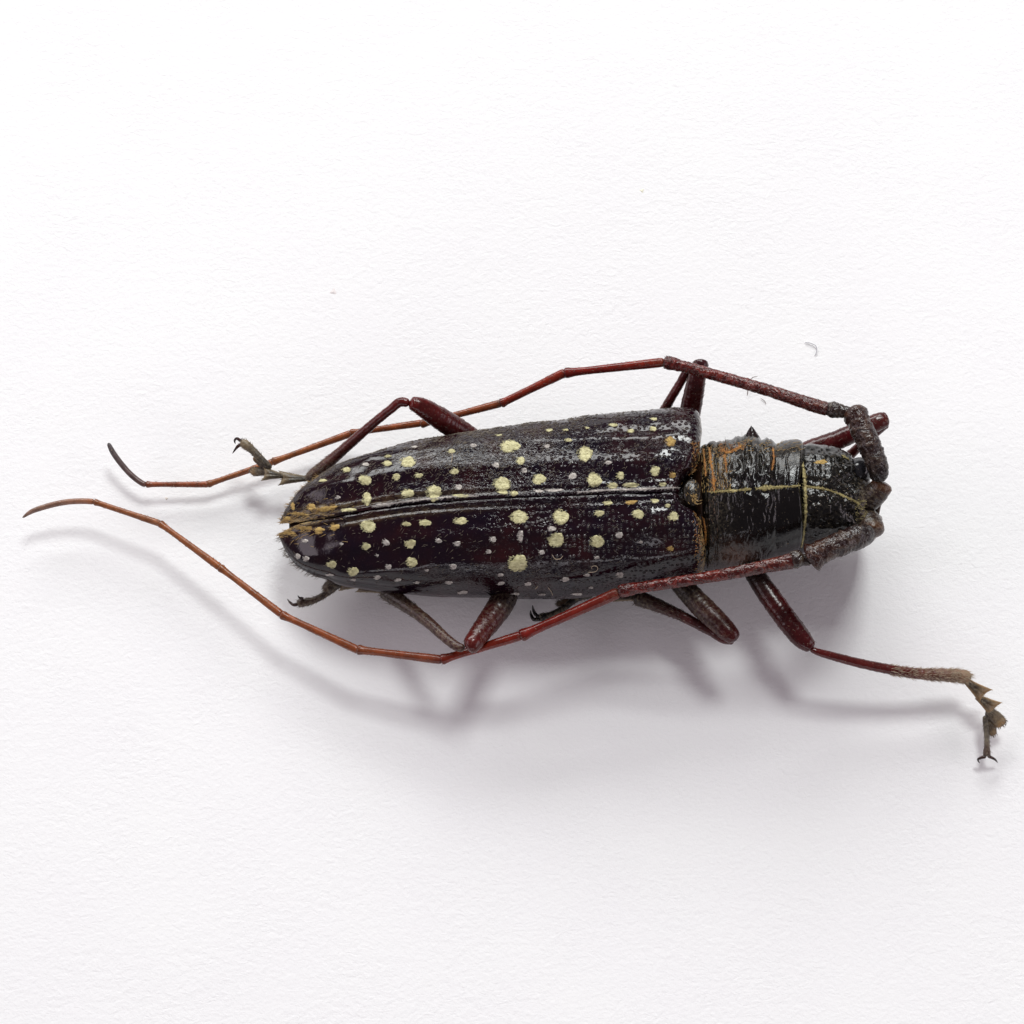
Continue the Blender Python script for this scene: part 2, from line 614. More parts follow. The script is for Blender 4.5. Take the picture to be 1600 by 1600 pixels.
    PY = np.concatenate([pxy[..., 1], np.repeat(pxy[:, -1:, 1], nb, 1)], 1)
    D = np.concatenate([dist, np.full((nu, nb), 200.0)], 1)
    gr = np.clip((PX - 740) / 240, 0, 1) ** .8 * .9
    gold = np.exp(-((PX - 440) / 46) ** 2) * np.exp(-(D / 5.5) ** 2) * 1.2
    gold += .55 * np.exp(-((PX - 1099) / 5) ** 2)
    gold += .10 * np.exp(-(np.maximum(0, np.abs(D - 12) - 3) / 3) ** 2) * np.clip((PX - 500) / 60, 0, 1) * np.clip((800 - PX) / 160, 0, 1)
    if side > 0:
        gold += .55 * np.exp(-((PX - 500) / 30) ** 2) * np.exp(-((D - 14) / 7) ** 2)
    rug = np.exp(-((PX - 760) / 110) ** 2) * .8 + .35 * np.exp(-(D / 25) ** 2) + .1
    if side < 0:
        rug *= .7
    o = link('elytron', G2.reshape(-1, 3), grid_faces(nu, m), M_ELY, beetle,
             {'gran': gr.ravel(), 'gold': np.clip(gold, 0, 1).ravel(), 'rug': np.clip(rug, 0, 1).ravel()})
    return o, S


ely_up, S_up = elytron(1)
ely_lo, S_lo = elytron(-1)
ely_up['label'] = 'far wing case with purple-black sheen and cream spots'
ely_lo['label'] = 'near wing case, blacker, with cream and grey spots'

# --- spots of pale fur (cx, cy, rx, ry, colour)
SP_UP = [(638, 722, 13, 8, 'c'), (606, 724, 7, 4, 'c'), (607, 713, 5, 2, 'c'), (572, 726, 5, 3, 'w'), (542, 734, 7, 3.6, 'c'), (505, 751, 6, 2.2, 'c'),
         (571, 750, 10.5, 7.5, 'c'), (620, 745, 6, 5, 'c'), (655, 743, 6, 4, 'c'), (706, 705, 6, 3.4, 'c'), (711, 737, 6, 5, 'c'), (529, 777, 3, 2.5, 'w'),
         (574, 779, 7, 9.5, 'c'), (638, 771, 9.5, 7, 'c'), (679, 770, 12, 11.5, 'c'), (717, 761, 5, 4.5, 'w'), (721, 775, 13, 2.2, 'c'), (797.5, 697.5, 15, 10, 'c'),
         (814, 720, 7, 6, 'c'), (776, 727, 5, 4, 'w'), (820, 735, 4, 4, 'w'), (740, 696.5, 5, 3, 'w'), (785, 756, 14, 10, 'c'), (786, 769, 8, 3.6, 'c'),
         (804, 771, 6, 4, 'c'), (843, 749, 10, 8.5, 'c'), (895, 744, 7, 4.8, 'w'), (929, 750, 10.5, 11.5, 'c'), (915, 709, 12, 11, 'c'), (951, 723, 5, 3, 'w'),
         (970, 743, 6, 6, 'c'), (855, 697.5, 4.5, 3, 'w'), (889, 688, 6, 2.4, 'c'), (858.5, 672.5, 6, 2, 'c'), (885, 672, 4, 1.4, 'c'), (918, 669, 3, 1.2, 'c'),
         (959, 664.5, 7, 2.4, 'c'), (780, 680.5, 4, 1.2, 'c'), (958, 759, 8, 4.4, 'c'), (986, 758, 13, 3.6, 'c'), (986, 673.5, 5, 3, 'c'), (1021, 670, 5, 3.5, 'c'),
         (1048, 690, 8, 7.5, 'g'), (1024, 736, 7, 8, 'c'), (1052, 743, 5, 4, 'g'), (1036, 757, 6, 3, 'c'), (866, 766, 14, 2.6, 'w'), (842, 767.5, 8, 2.2, 'w'),
         (511, 795, 15, 4.5, 'g'), (487, 792, 7, 5, 'g'), (458, 791, 3, 6, 'g'), (468, 803, 12, 2.6, 'g'), (449, 810, 6, 3, 'g'), (648, 693.5+5, 5, 1.5, 'w'),
         (545, 797, 12, 2.4, 'c'), (600, 789, 12, 1.8, 'w'), (1022, 655, 6, 1.8, 'c')]
SP_LO = [(576, 822, 12, 9.5, 'c'), (636, 819, 7, 3.2, 'c'), (665, 817, 9, 5, 'c'), (721, 814, 11, 5.2, 'c'), (477, 845, 4.5, 3, 'w'), (466, 869, 4, 4, 'w'),
         (479, 872.5, 4, 4, 'w'), (519, 882, 7, 6, 'c'), (553, 893, 8, 7, 'c'), (573, 854, 6, 5.2, 'c'), (604, 848, 5, 4.5, 'w'), (642, 850, 8, 7, 'c'),
         (644, 878, 8, 8, 'c'), (608, 886, 4, 4, 'w'), (686, 845, 4.5, 3.6, 'w'), (709, 885, 5, 4, 'w'), (590, 902, 5, 3, 'w'), (622, 906, 5, 2.4, 'w'),
         (652, 910, 4, 1.8, 'w'), (702, 910, 5, 2.5, 'w'), (516, 898, 6, 1.6, 'w'), (553, 905.5, 4, 1.4, 'w'), (812, 808, 14, 10, 'c'), (877, 808, 11.5, 12, 'c'),
         (863, 826, 6, 4, 'w'), (870, 844, 12, 11, 'c'), (934, 846, 11, 9, 'c'), (810, 880, 15, 13, 'c'), (814, 838, 4, 8.5, 'w'), (771, 843, 5, 4, 'w'),
         (715, 849.5, 5, 4, 'w'), (847, 863, 5, 3.2, 'w'), (937, 802, 7, 5, 'c'), (968, 836, 6, 4.4, 'w'), (783, 898, 4, 2.5, 'w'), (783, 911, 5, 2.6, 'w'),
         (825.5, 912, 5, 2.6, 'w'), (884, 905, 6, 3.2, 'w'), (918, 898, 4, 2, 'w'), (969, 898, 6, 4.2, 'w'), (933, 871, 4, 2, 'w'), (723.5, 925.5, 9, 2.2, 'w'),
         (807, 927.5, 6, 1.5, 'w'), (848, 928.5, 5, 1.2, 'w'), (902, 928, 9, 1.5, 'w'), (924, 917.5, 3, 1.3, 'w'), (998, 803, 9, 7, 'c'), (1053, 807, 8, 6.5, 'c'),
         (1048, 857, 5, 3.6, 'g'), (1002, 847, 2.5, 2, 'w'), (986, 785, 9, 3.2, 'g'), (1024, 783, 6, 3.2, 'c'), (1044, 790, 4, 3, 'c'), (765, 862, 3, 3, 'w'),
         (499, 829, 8, 5.5, 'g'), (523, 824, 8, 5, 'g'), (452, 833, 9, 3, 'g'), (476, 825, 13, 2.4, 'g'), (950, 786, 7, 3.4, 'c'), (668, 891, 2, 1.6, 'w'),
         (535, 850, 2, 1.4, 'w'), (590, 868, 1.8, 1.4, 'w')]


def spot(S, parent, cx, cy, rx, ry, kind):
    cy = cy
    na, nr = 40, 6
    th = np.linspace(0, 2 * math.pi, na, endpoint=False)
    r0 = 1 + .13 * np.sin(2 * th + rng.uniform(0, 6)) + .09 * np.sin(3 * th + rng.uniform(0, 6)) + .05 * np.sin(7 * th + rng.uniform(0, 6)) + rng.normal(0, .045, na)
    if kind == 'g':
        r0 += rng.normal(0, .05, na) + .14 * np.sin(5 * th + rng.uniform(0, 6))
    rot = rng.uniform(-.15, .15)
    rs = np.linspace(0, 1, nr + 1)[1:]
    q = [(cx, cy)]
    h = [1.0]
    for r in rs:
        x = rx * r * r0 * np.cos(th)
        y = ry * r * r0 * np.sin(th)
        q += list(zip(cx + x * math.cos(rot) - y * math.sin(rot), cy + x * math.sin(rot) + y * math.cos(rot)))
        h += [1 - r ** 6 * 1.2] * na
    X, N = S.at(np.array(q))
    h = np.array(h)
    V = X + N * ((h * .005 + rng.normal(0, .0032, len(h))) + .006)[:, None]
    V[-na:] = X[-na:] - N[-na:] * .008
    f = [[0, 1 + k, 1 + (k + 1) % na] for k in range(na)]
    for r in range(nr - 1):
        a, b = 1 + r * na, 1 + (r + 1) * na
        f += [[a + k, b + k, b + (k + 1) % na, a + (k + 1) % na] for k in range(na)]
    m = {'c': M_CREAM, 'w': M_WHITE, 'g': M_GOLD}[kind]
    nm = {'c': 'cream_spot', 'w': 'grey_spot', 'g': 'golden_spot'}[kind]
    return link(nm, V, f, m, parent)


SEAM_GLINT = [([(585, 791.5), (640, 783), (700, 777), (748, 775)], [.5, 1.1, 1.2, .4]), ([(905, 769), (950, 766), (1000, 764.5), (1060, 762)], [.4, 1.2, 1.4, .6])]


def spot_hairs(S, parent, spots):
    for kinds, mat, nm in (('c', M_HCREAM, 'cream_hair'), ('w', M_HWHITE, 'white_hair'), ('g', M_HGOLD, 'golden_hair')):
        q = []
        for cx, cy, rx, ry, k in spots:
            if k not in kinds:
                continue
            n = int(10 + rx * ry * 1.15)
            r = np.sqrt(rng.uniform(0, 1, n)) * 1.02
            t = rng.uniform(0, 2 * math.pi, n)
            q.append(np.stack([cx + rx * r * np.cos(t), cy + ry * r * np.sin(t)], -1))
        B, N = [], []
        for qq in q:
            X, Nn = S.at(qq)
            B.append(X)
            N.append(Nn)
        B, N = np.concatenate(B), np.concatenate(N)
        n = len(B)
        an = rng.normal(0, .45, n)
        d = np.stack([-np.cos(an), np.sin(an), 0 * an], -1)
        d -= N * (d * N).sum(1)[:, None]
        hairs(nm, B + N * .008, d + N * .16, rng.uniform(.02, .05, n), .0036, mat, parent, bend=-N * .12)


for a in SP_UP:
    spot(S_up, ely_up, *a)
for a in SP_LO:
    spot(S_lo, ely_lo, *a)
spot_hairs(S_up, ely_up, SP_UP)
spot_hairs(S_lo, ely_lo, SP_LO)


# fine lying hairs on the wing cases
def ely_hairs(S, parent, n, xr, side, name, mat, jf):
    nu, nv = S.G.shape[:2]
    i = rng.integers(5, nu - 8, n * 4)
    j = (jf(rng.uniform(0, 1, n * 4)) * (nv - 4)).astype(int) + 1
    px, py = S.uv[i, j, 0], S.uv[i, j, 1]
    dens = np.interp(px, xr[0], xr[1]) * (.35 + .65 * (smooth_noise(px / 22, py / 9, 11) > -.1))
    k = np.nonzero(rng.uniform(0, 1, n * 4) < dens)[0][:n]
    i, j = i[k], j[k]
    B, N = S.G[i, j], S.N[i, j]
    an = rng.normal(0, .9, len(k))
    T = np.stack([-np.cos(an), np.sin(an), 0 * an], -1)
    T -= N * (T * N).sum(1)[:, None]
    d = T + N * .10
    return hairs(name, B + N * .003, d, rng.uniform(.03, .085, len(k)), .0035, mat, parent, bend=T[:, [1, 0, 2]] * .3 - N * .10)


ely_hairs(S_up, ely_up, 3600, ([440, 560, 700, 760, 860, 960, 1090], [.25, .3, 1, 1, .7, .3, .2]), 1, 'fine_hair', M_HGREY, lambda r: r ** .8)
ely_hairs(S_lo, ely_lo, 450, ([440, 560, 700, 900, 1000, 1090], [.2, .4, .8, .6, .2, .5]), -1, 'fine_hair', M_HGREY, lambda r: r ** 1.4)


def fringe(S, parent, n, x0, x1, L, mat, name, j=-2, side=1, jr=6):
    nu = S.G.shape[0]
    px = S.uv[:, j, 0]
    cand = np.nonzero((px > x0) & (px < x1))[0]
    i = rng.choice(cand, n)
    jj = j - rng.integers(0, jr, n)
    B, N = S.G[i, jj], S.N[i, jj]
    d = np.stack([-rng.uniform(.6, 1.4, n), side * rng.uniform(-.2, .8, n), rng.uniform(-.4, .2, n)], -1)
    return hairs(name, B, d, rng.uniform(.4, 1, n) * L, .004, mat, parent)


fringe(S_up, ely_up, 60, 438, 500, .10, M_HGOLD, 'tail_fringe', side=1)
fringe(S_lo, ely_lo, 80, 436, 500, .11, M_HGREY, 'tail_fringe', side=-1)
for S, e, sg in ((S_up, ely_up, 1), (S_lo, ely_lo, -1)):   # golden hair along the tail end of the seam
    n = 80
    nu, nv = S.G.shape[:2]
    i = np.minimum(np.abs(rng.normal(0, .075, n)) * nu, nu * .3).astype(int) + 1
    dj = (np.abs(rng.normal(0, .11, n)) * nv).astype(int) % nv
    B, N = S.G[i, dj], S.N[i, dj]
    d = np.stack([-np.ones(n), rng.normal(0, .25, n) - .1, 0 * i], -1)
    d -= N * (d * N).sum(1)[:, None]
    hairs('golden_hair', B + N * .004, d + N * .08, rng.uniform(.05, .12, n), .0045, M_HGOLD, e)


# ------------------------------------------------------------------ lofted trunk pieces
def body_loft(name, st, mat, parent, nx=200, nphi=160, q=.8, disp=None, base=(.012, .008, .009), colf=None, fuzzf=None, cap0=True, cap1=True):
    """st rows: px, y_up, y_lo, y_mid, z_top, z_edge, z_bot"""
    st = np.asarray(st, float)
    x = np.linspace(st[0, 0], st[-1, 0], nx)
    up, lo, mid, zt, ze, zb = [cinterp(x, st[:, 0], st[:, k]) for k in range(1, 7)]
    # round both ends
    ph = np.linspace(0, 2 * math.pi, nphi, endpoint=False)
    U, L, Mp = P(x, up, ze), P(x, lo, ze), P(x, mid, zt)
    cs, sn = np.cos(ph), np.sin(ph)
    top = cs >= 0
    c2 = np.abs(cs) ** q
    s2 = np.abs(sn) ** .88
    Cn = (U + L) / 2
    G = np.zeros((nx, nphi, 3))
    for j in range(nphi):
        e = U if sn[j] >= 0 else L
        c0 = Mp if top[j] else Cn
        # centre blends so the ring closes smoothly at the sides
        G[:, j] = c0 + (e - c0) * s2[j]
        if top[j]:
            G[:, j, 2] = e[:, 2] + (zt / 100 - e[:, 2]) * c2[j]
        else:
            G[:, j, 2] = e[:, 2] - (e[:, 2] - zb / 100) * c2[j]
    N = normals(G)
    cen = G.mean(1, keepdims=True)
    if ((G - cen) * N).sum(-1).mean() < 0:
        N = -N
    uv = project(G)
    PH = np.broadcast_to(ph, (nx, nphi))
    if disp is not None:
        G = G + N * (disp(uv[..., 0], uv[..., 1], PH) / 100)[..., None]
    faces = grid_faces(nx, nphi, True).tolist()
    Vv = G.reshape(-1, 3)
    faces.append(list(range(nphi)))
    faces.append([(nx - 1) * nphi + k for k in range(nphi)][::-1])
    uv = project(G)
    A = colf(uv[..., 0], uv[..., 1]) if colf else np.broadcast_to(np.array(base), (nx, nphi, 3))
    F = fuzzf(uv[..., 0], uv[..., 1]) if fuzzf else np.zeros((nx, nphi))
    o = link(name, Vv, faces, mat, parent, {'albedo': A.reshape(-1, 3), 'fuzz': F.ravel()})
    S = Surf(np.concatenate([G[:, nphi * 3 // 4:], G[:, :nphi // 4 + 1]], 1))
    return o, S


# under body: abdomen and hind thorax below the wing cases
body_loft('abdomen', [(470, 805, 850, 826, 92, 78, 62), (500, 780, 880, 822, 118, 80, 50), (600, 733, 905, 806, 140, 84, 32), (750, 702, 918, 792, 150, 86, 22),
                      (900, 688, 916, 786, 160, 88, 18), (1040, 676, 905, 784, 165, 88, 22), (1090, 690, 890, 785, 165, 90, 40)],
          M_BODY, beetle, nx=90, nphi=72, base=(.02, .010, .008))
body_loft('abdomen_tip', [(452, 817, 838, 827, 84, 78, 70), (480, 800, 862, 828, 96, 80, 56)], M_BODY, beetle, nx=12, nphi=40, base=(.03, .015, .01))


# --- pronotum
def pron_disp(x, y, ph):
    d = np.zeros_like(x)
    top = np.cos(ph) > -.3
    # front and rear collars, uneven round the body
    wx = x + 1.6 * smooth_noise(y / 16, x / 40, 41) + .8 * smooth_noise(y / 6, x / 40, 42)
    dep = .75 + .35 * smooth_noise(y / 11, x / 30, 43)
    low = .45 + .55 * np.clip((790 - y) / 25, 0, 1)
    d += dep * (-3.6 * np.exp(-((wx - 1119) / 2.6) ** 2) - 2.4 * np.exp(-((wx - 1104) / 2.0) ** 2))
    d += dep * low * (-3.2 * np.exp(-((wx - 1213) / 3.2) ** 2) - 1.6 * np.exp(-((wx - 1230) / 2.0) ** 2))
    # irregular transverse wrinkles on the disc
    core = np.clip((x - 1122) / 12, 0, 1) * np.clip((1210 - x) / 8, 0, 1)
    up = .34 + .66 * np.clip((800 - y) / 45, 0, 1)
    qx = x + 5 * smooth_noise(x / 20, y / 14, 4) + 2.2 * smooth_noise(x / 8, y / 7, 9)
    r1 = smooth_noise(qx / 3.6, y / 11, 51)
    r2 = 1 - 2.4 * np.abs(smooth_noise(qx / 6.5, y / 15, 52))
    d += core * up * (2.3 * r1 * (.8 + .5 * smooth_noise(x / 13, y / 10, 6)) + 1.8 * r2)
    # swelling that carries the spine
    d += 2 * np.exp(-((x - 1172) / 17) ** 2) * np.exp(-((ph - 1.35) / .5) ** 2)
    # sunk mid line
    return d * top


def pron_col(x, y):
    A = np.zeros(x.shape + (3,)) + np.array([.004, .003, .003])
    f = np.exp(-((x - 1150) / 26) ** 2) * np.exp(-((y - 868) / 20) ** 2)
    A += f[..., None] * np.array([.06, .022, .010])
    e = np.exp(-((x - 1128) / 7) ** 2) * (y < 770) * (.5 + .5 * smooth_noise(x / 3, y / 6, 31))
    A += e[..., None] * np.array([.05, .026, .008])
    return A


pron, S_pr = body_loft('pronotum', [
    (1093, 702, 880, 770, 176, 112, 34), (1100, 699, 886, 770, 192, 113, 26), (1112, 695, 888, 769.5, 200, 114, 22), (1126, 696, 887, 769, 203, 114, 20), (1145, 691, 887, 766.5, 209, 114, 18),
    (1172, 690, 883, 764, 212, 115, 18), (1198, 694, 876, 762.5, 211, 116, 20), (1212, 699, 872, 761.5, 209, 117, 22), (1224, 695, 869, 760.5, 212, 117, 24),
    (1240, 694.5, 864, 759.5, 213, 118, 26), (1248, 698, 860, 759, 211, 118, 30), (1252, 706, 852, 759, 198, 118, 36)],
    M_BODY, beetle, nx=330, nphi=260, disp=pron_disp, colf=pron_col,
    fuzzf=lambda x, y: .14 * np.clip((745 - y) / 30, 0, 1) + .15 * np.exp(-((x - 1120) / 22) ** 2))
tube('spine', [(1175, 700, 140), (1175, 689, 147), (1174.5, 678, 153), (1174, 665, 159)], [21, 15, 9, .8], M_BODY, pron, [(0, (.03, .02, .02)), (1, (.02, .01, .012))], step=1, wob=.04)
tube('spine', [(1168, 870, 120), (1168, 884, 126), (1168, 892, 126), (1168, 898, 126)], [13, 9, 4.5, 1.0], M_BODY, pron, [(0, (.012, .01, .01)), (1, (.012, .01, .01))], step=1)

# neck membrane between wing cases and pronotum
body_loft('neck', [(1078, 715, 880, 785, 165, 105, 40), (1090, 710, 882, 775, 180, 108, 36), (1103, 708, 878, 772, 184, 110, 36)], M_BODY, beetle, nx=24, nphi=90,
          base=(.022, .010, .006), disp=lambda x, y, p: .8 * smooth_noise(x / 3, y / 6, 3))

# scutellum
G = []
for r in np.linspace(0, 1, 12):
    row = []
    for t in np.linspace(0, 2 * math.pi, 32, endpoint=False):
        rx, ry = 14.5, 21.5
        row.append((1081 + rx * r * math.cos(t) * (1 if math.cos(t) > 0 else 1.0), 770 + ry * r * math.sin(t), 205 + 4 * (1 - r ** 2.5) - (5 if r > .95 else 0)))
    G.append(row)
G = np.array(G)
sv = P(G[..., 0], G[..., 1], G[..., 2])
so = link('scutellum', sv.reshape(-1, 3), grid_faces(12, 32, True), M_BODY, beetle,
          {'albedo': np.tile(np.array([.012, .009, .007]), (12 * 32, 1)), 'fuzz': np.full(12 * 32, .12)})


q = rng.uniform(-1, 1, (90, 2)) * np.array([.9, .9])
q = np.concatenate([q[:22], q[22:50] * .35 + np.array([.2, .3])] + [q[:0]] * 1)
nq = len(q)
sb = P(1082 + q[:, 0] * 13, 771 + q[:, 1] * 20, 209)
hairs('golden_hair', sb, np.stack([.5 + rng.normal(0, .5, nq), rng.normal(0, .7, nq), .1 + 0 * q[:, 0]], -1), rng.uniform(.03, .06, nq), .0045, M_HGOLD, so)

# --- head
def head_disp(x, y, ph):
    d = np.zeros_like(x)
    top = np.clip(np.cos(ph) * 2, 0, 1)
    d += top * (1.0 * smooth_noise(x / 4, y / 3.2, 21) + 1.5 * smooth_noise(x / 13, y / 8, 22))
    ym = cinterp(x, [1247, 1257, 1295, 1323, 1344, 1376], [760, 760.5, 766, 777, 789, 795])
    dy = y - ym
    # median groove and shallow depressions beside it near the antennal bases
    d += -2.0 * np.exp(-((dy) / 3.0) ** 2) * top
    d += -15 * np.exp(-((x - 1372) / 17) ** 2) * np.exp(-(dy / 11) ** 2) * top
    d += -7 * np.exp(-((x - 1336) / 16) ** 2) * np.exp(-((dy - 26) / 16) ** 2) * top
    d += -5 * np.exp(-((x - 1330) / 16) ** 2) * np.exp(-((dy + 30) / 12) ** 2) * top
    # ridge round the eye
    ry = cinterp(x, [1300, 1325, 1340, 1350], [722, 748, 772, 785])
    d += 2.2 * np.exp(-((y - ry) / 2.2) ** 2) * np.clip((x - 1300) / 15, 0, 1) * np.clip((1350 - x) / 6, 0, 1) * top
    return d


def head_col(x, y):
    A = np.zeros(x.shape + (3,)) + np.array([.004, .0035, .0037])
    f = np.clip((x - 1340) / 30, 0, 1)
    A += f[..., None] * np.array([.08, .045, .035])
    g = np.exp(-((x - 1282) / 10) ** 2 - ((y - 722) / 4) ** 2)
    A += 0 * g[..., None]
    return A


head, S_hd = body_loft('head', [
    (1244, 706, 852, 760, 196, 120, 50), (1252, 702.5, 857, 760, 204, 120, 40), (1266, 701, 859, 761, 208, 121, 34), (1295, 704, 859, 766, 207, 122, 30), (1317, 711, 857, 774.5, 203, 123, 28),
    (1325, 719, 856, 778, 201, 123, 28), (1332, 738, 855, 782, 198, 124, 28), (1346, 753, 851, 789, 193, 124, 30), (1358, 760, 847, 792, 187, 122, 34), (1369, 768, 840, 794, 178, 119, 42), (1375, 776, 829, 795, 162, 116, 56), (1378, 786, 815, 797, 140, 112, 76)],
    M_BODY, beetle, nx=260, nphi=240, disp=head_disp, colf=head_col, fuzzf=lambda x, y: np.clip((x - 1330) / 40, .06, .4))


def ellipsoid(name, c, r, mat, parent, base, rotz=0, n=28, fuzz=0, tilt=0):
    th = np.linspace(0, math.pi, n)
    ph = np.linspace(0, 2 * math.pi, n * 2, endpoint=False)
    T, F = np.meshgrid(th, ph, indexing='ij')
    L = np.stack([r[0] * np.sin(T) * np.cos(F), r[1] * np.sin(T) * np.sin(F), r[2] * np.cos(T)], -1) / 100
    c0, s0 = math.cos(rotz), math.sin(rotz)
    L = np.stack([L[..., 0] * c0 - L[..., 1] * s0, L[..., 0] * s0 + L[..., 1] * c0, L[..., 2]], -1)
    V = P(*c) + L
    V = V.reshape(-1, 3)
    return link(name, V, grid_faces(n, n * 2, True), mat, parent, {'albedo': np.tile(np.array(base), (len(V), 1)), 'fuzz': np.full(len(V), float(fuzz))})


ellipsoid('eye', (1341, 739, 158), (21, 23, 30), M_EYE, head, (.022, .022, .027), rotz=-.4)
ellipsoid('eye', (1334, 838, 140), (19, 17, 30), M_EYE, head, (.018, .018, .022), rotz=.4)
for yy, sg in ((782, 1), (812, -1)):
    tube('mandible', [(1346, yy, 80), (1352, yy + sg * 2, 56), (1350, yy + sg * 8, 34), (1344, yy + sg * 12, 20)], [10, 9, 6, 1.5], M_BODY, head, [(0, (.02, .01, .01)), (1, (.01, .006, .006))])
# antennal sockets (raised tubercles with brown rims)
RIM = [(0, (.014, .009, .009)), (.7, (.026, .013, .011)), (.85, (.09, .035, .015)), (1, (.04, .015, .010))]
tube('antennal_socket', [(1350, 789, 168), (1364, 776, 178), (1375, 763, 186), (1381, 752, 190)], [16, 18, 18, 14.5], M_BODY, head, RIM, [(0, .25), (1, .35)], step=1.5, wob=.05)
tube('antennal_socket', [(1350, 802, 160), (1358, 816, 170), (1362, 829, 176), (1363, 836, 178)], [14, 19, 19.5, 17], M_BODY, head, RIM, [(0, .25), (1, .35)], step=1.5, wob=.05)


# yellow lines of fur
def strip(S, name, pts, wid, mat, parent, h=.008, rag=.9, hmat=None):
    hmat = hmat or M_HYEL
    pts = np.asarray(pts, float)
    s = np.concatenate([[0], np.cumsum(np.linalg.norm(np.diff(pts, axis=0), axis=1))])
    t = np.linspace(0, s[-1], int(s[-1] / 1.1) + 3)
    c = np.stack([cinterp(t, s, pts[:, k]) for k in range(2)], -1)
    T = np.gradient(c, axis=0)
    T /= np.linalg.norm(T, axis=1, keepdims=True)
    Nn = np.stack([-T[:, 1], T[:, 0]], -1)
    ww = np.interp(t, s, wid) * (.75 + .45 * smooth_noise(t / 7, t * 0 + 3, 17 + len(t)))
    k = 7
    off = np.linspace(-1, 1, k)
    e1 = 1 + rag * rng.normal(0, .35, len(t))
    e2 = 1 + rag * rng.normal(0, .35, len(t))
    q = c[:, None] + Nn[:, None] * (off[None, :] * ww[:, None] * np.where(off[None, :] < 0, e1[:, None], e2[:, None]))[..., None]
    X, N = S.at(q.reshape(-1, 2))
    hh = np.tile(h * (1 - off ** 2) - .006 * (np.abs(off) > .9), len(t)) + rng.normal(0, .0025, len(t) * k)
    V = X + N * (hh + .004)[:, None]
    o = link(name, V, grid_faces(len(t), k), mat, parent)
    n = len(t) * 3
    i = rng.integers(0, len(t), n)
    q = c[i] + Nn[i] * (rng.normal(0, .65, n) * ww[i])[:, None]
    X, N = S.at(q)
    Ti = T[i]
    d = np.stack([-Ti[:, 0], Ti[:, 1], 0 * Ti[:, 0]], -1) + np.stack([rng.normal(0, .35, n), rng.normal(0, .35, n), 0 * i], -1)
    d -= N * (d * N).sum(1)[:, None]
    hairs('line_hair', X + N * .004, d + N * .15, rng.uniform(.025, .06, n), .0034, hmat, o)
    return o


strip(S_pr, 'yellow_stripe', [(1113, 769), (1140, 767), (1160, 765.5), (1174, 764)], [1.2, 1.7, 2.4, .8], M_YEL, pron)
strip(S_pr, 'yellow_stripe', [(1183, 764), (1196, 762.5), (1210, 761.5), (1226, 760.5), (1250, 759)], [1.2, 4.0, 2.4, 1.7, 1.4], M_YEL, pron)
strip(S_hd, 'yellow_stripe', [(1256, 760.5), (1275, 762), (1295, 766), (1323, 777), (1343, 788)], [2.6, 2.3, 2.1, 2.3, 1.6], M_YEL, head)
spot(S_hd, head, 1283, 722, 11, 3.2, 'g')
strip(S_hd, 'yellow_stripe', [(1318, 713), (1327, 719)], [1.8, 1.2], M_YEL, head)
for pts, wd in SEAM_GLINT:  # highlight line of the seam, painted as thin pale strips
    strip(S_up, 'seam_glint', pts, wd, M_WHITE, ely_up, hmat=M_HWHITE, h=.004, rag=1.4)
# orange-golden streaks in the rear folds of the pronotum
for pts, wd in ((((1108, 701), (1110, 716), (1113, 734)), [1.5, 3.2, 1.6]), (((1113, 736), (1115, 752), (1116, 768)), [1.8, 2.8, 1.2]),
                (((1099, 704), (1101, 722), (1103, 744)), [1.0, 2.0, .8]), (((1128, 703), (1136, 707), (1148, 703), (1158, 697)), [1.4, 3.0, 2.4, 1.2]),
                (((1133, 712), (1134, 724), (1136, 738)), [1.6, 1.5, .8]), (((1208, 702), (1209, 715), (1206, 735)), [1.8, 1.4, .8]),
                (((1100, 812), (1103, 832), (1103, 852)), [.8, 1.2, .6])):
    strip(S_pr, 'golden_streak', pts, wd, M_ORANGE, pron, hmat=M_HORANGE, h=.006, rag=1.3)
# yellow ring of fur between pronotum and head
RING = [(1248.5, 703), (1252.5, 716), (1256, 738), (1258, 760), (1259, 785), (1258.5, 810), (1256, 832), (1253, 853)]
strip(S_hd, 'yellow_ring', RING, [1.6, 2.2, 2.6, 2.8, 2.4, 2.2, 1.8, 1.4], M_YEL, head, h=.03, rag=.3)


# hairs at the neck and pronotum
def surf_hairs(S, parent, name, n, box, dirfun, L, wd, mat, lift=.3, cull=None):
    q = np.stack([rng.uniform(box[0], box[2], n), rng.uniform(box[1], box[3], n)], -1)
    if cull is not None:
        q = q[cull(q[:, 0], q[:, 1])]
    X, N = S.at(q)
    d = dirfun(len(q))
    d = d - N * (d * N).sum(1)[:, None] + N * lift * rng.uniform(.3, 1, (len(q), 1))
    return hairs(name, X, d, rng.uniform(.5, 1, len(q)) * L, wd, mat, parent, bend=rng.normal(0, .15, (len(q), 3)))


def away(ax, ay, sp):
    return lambda n: np.stack([ax + rng.normal(0, sp, n), ay + rng.normal(0, sp, n), rng.normal(0, .1, n)], -1)


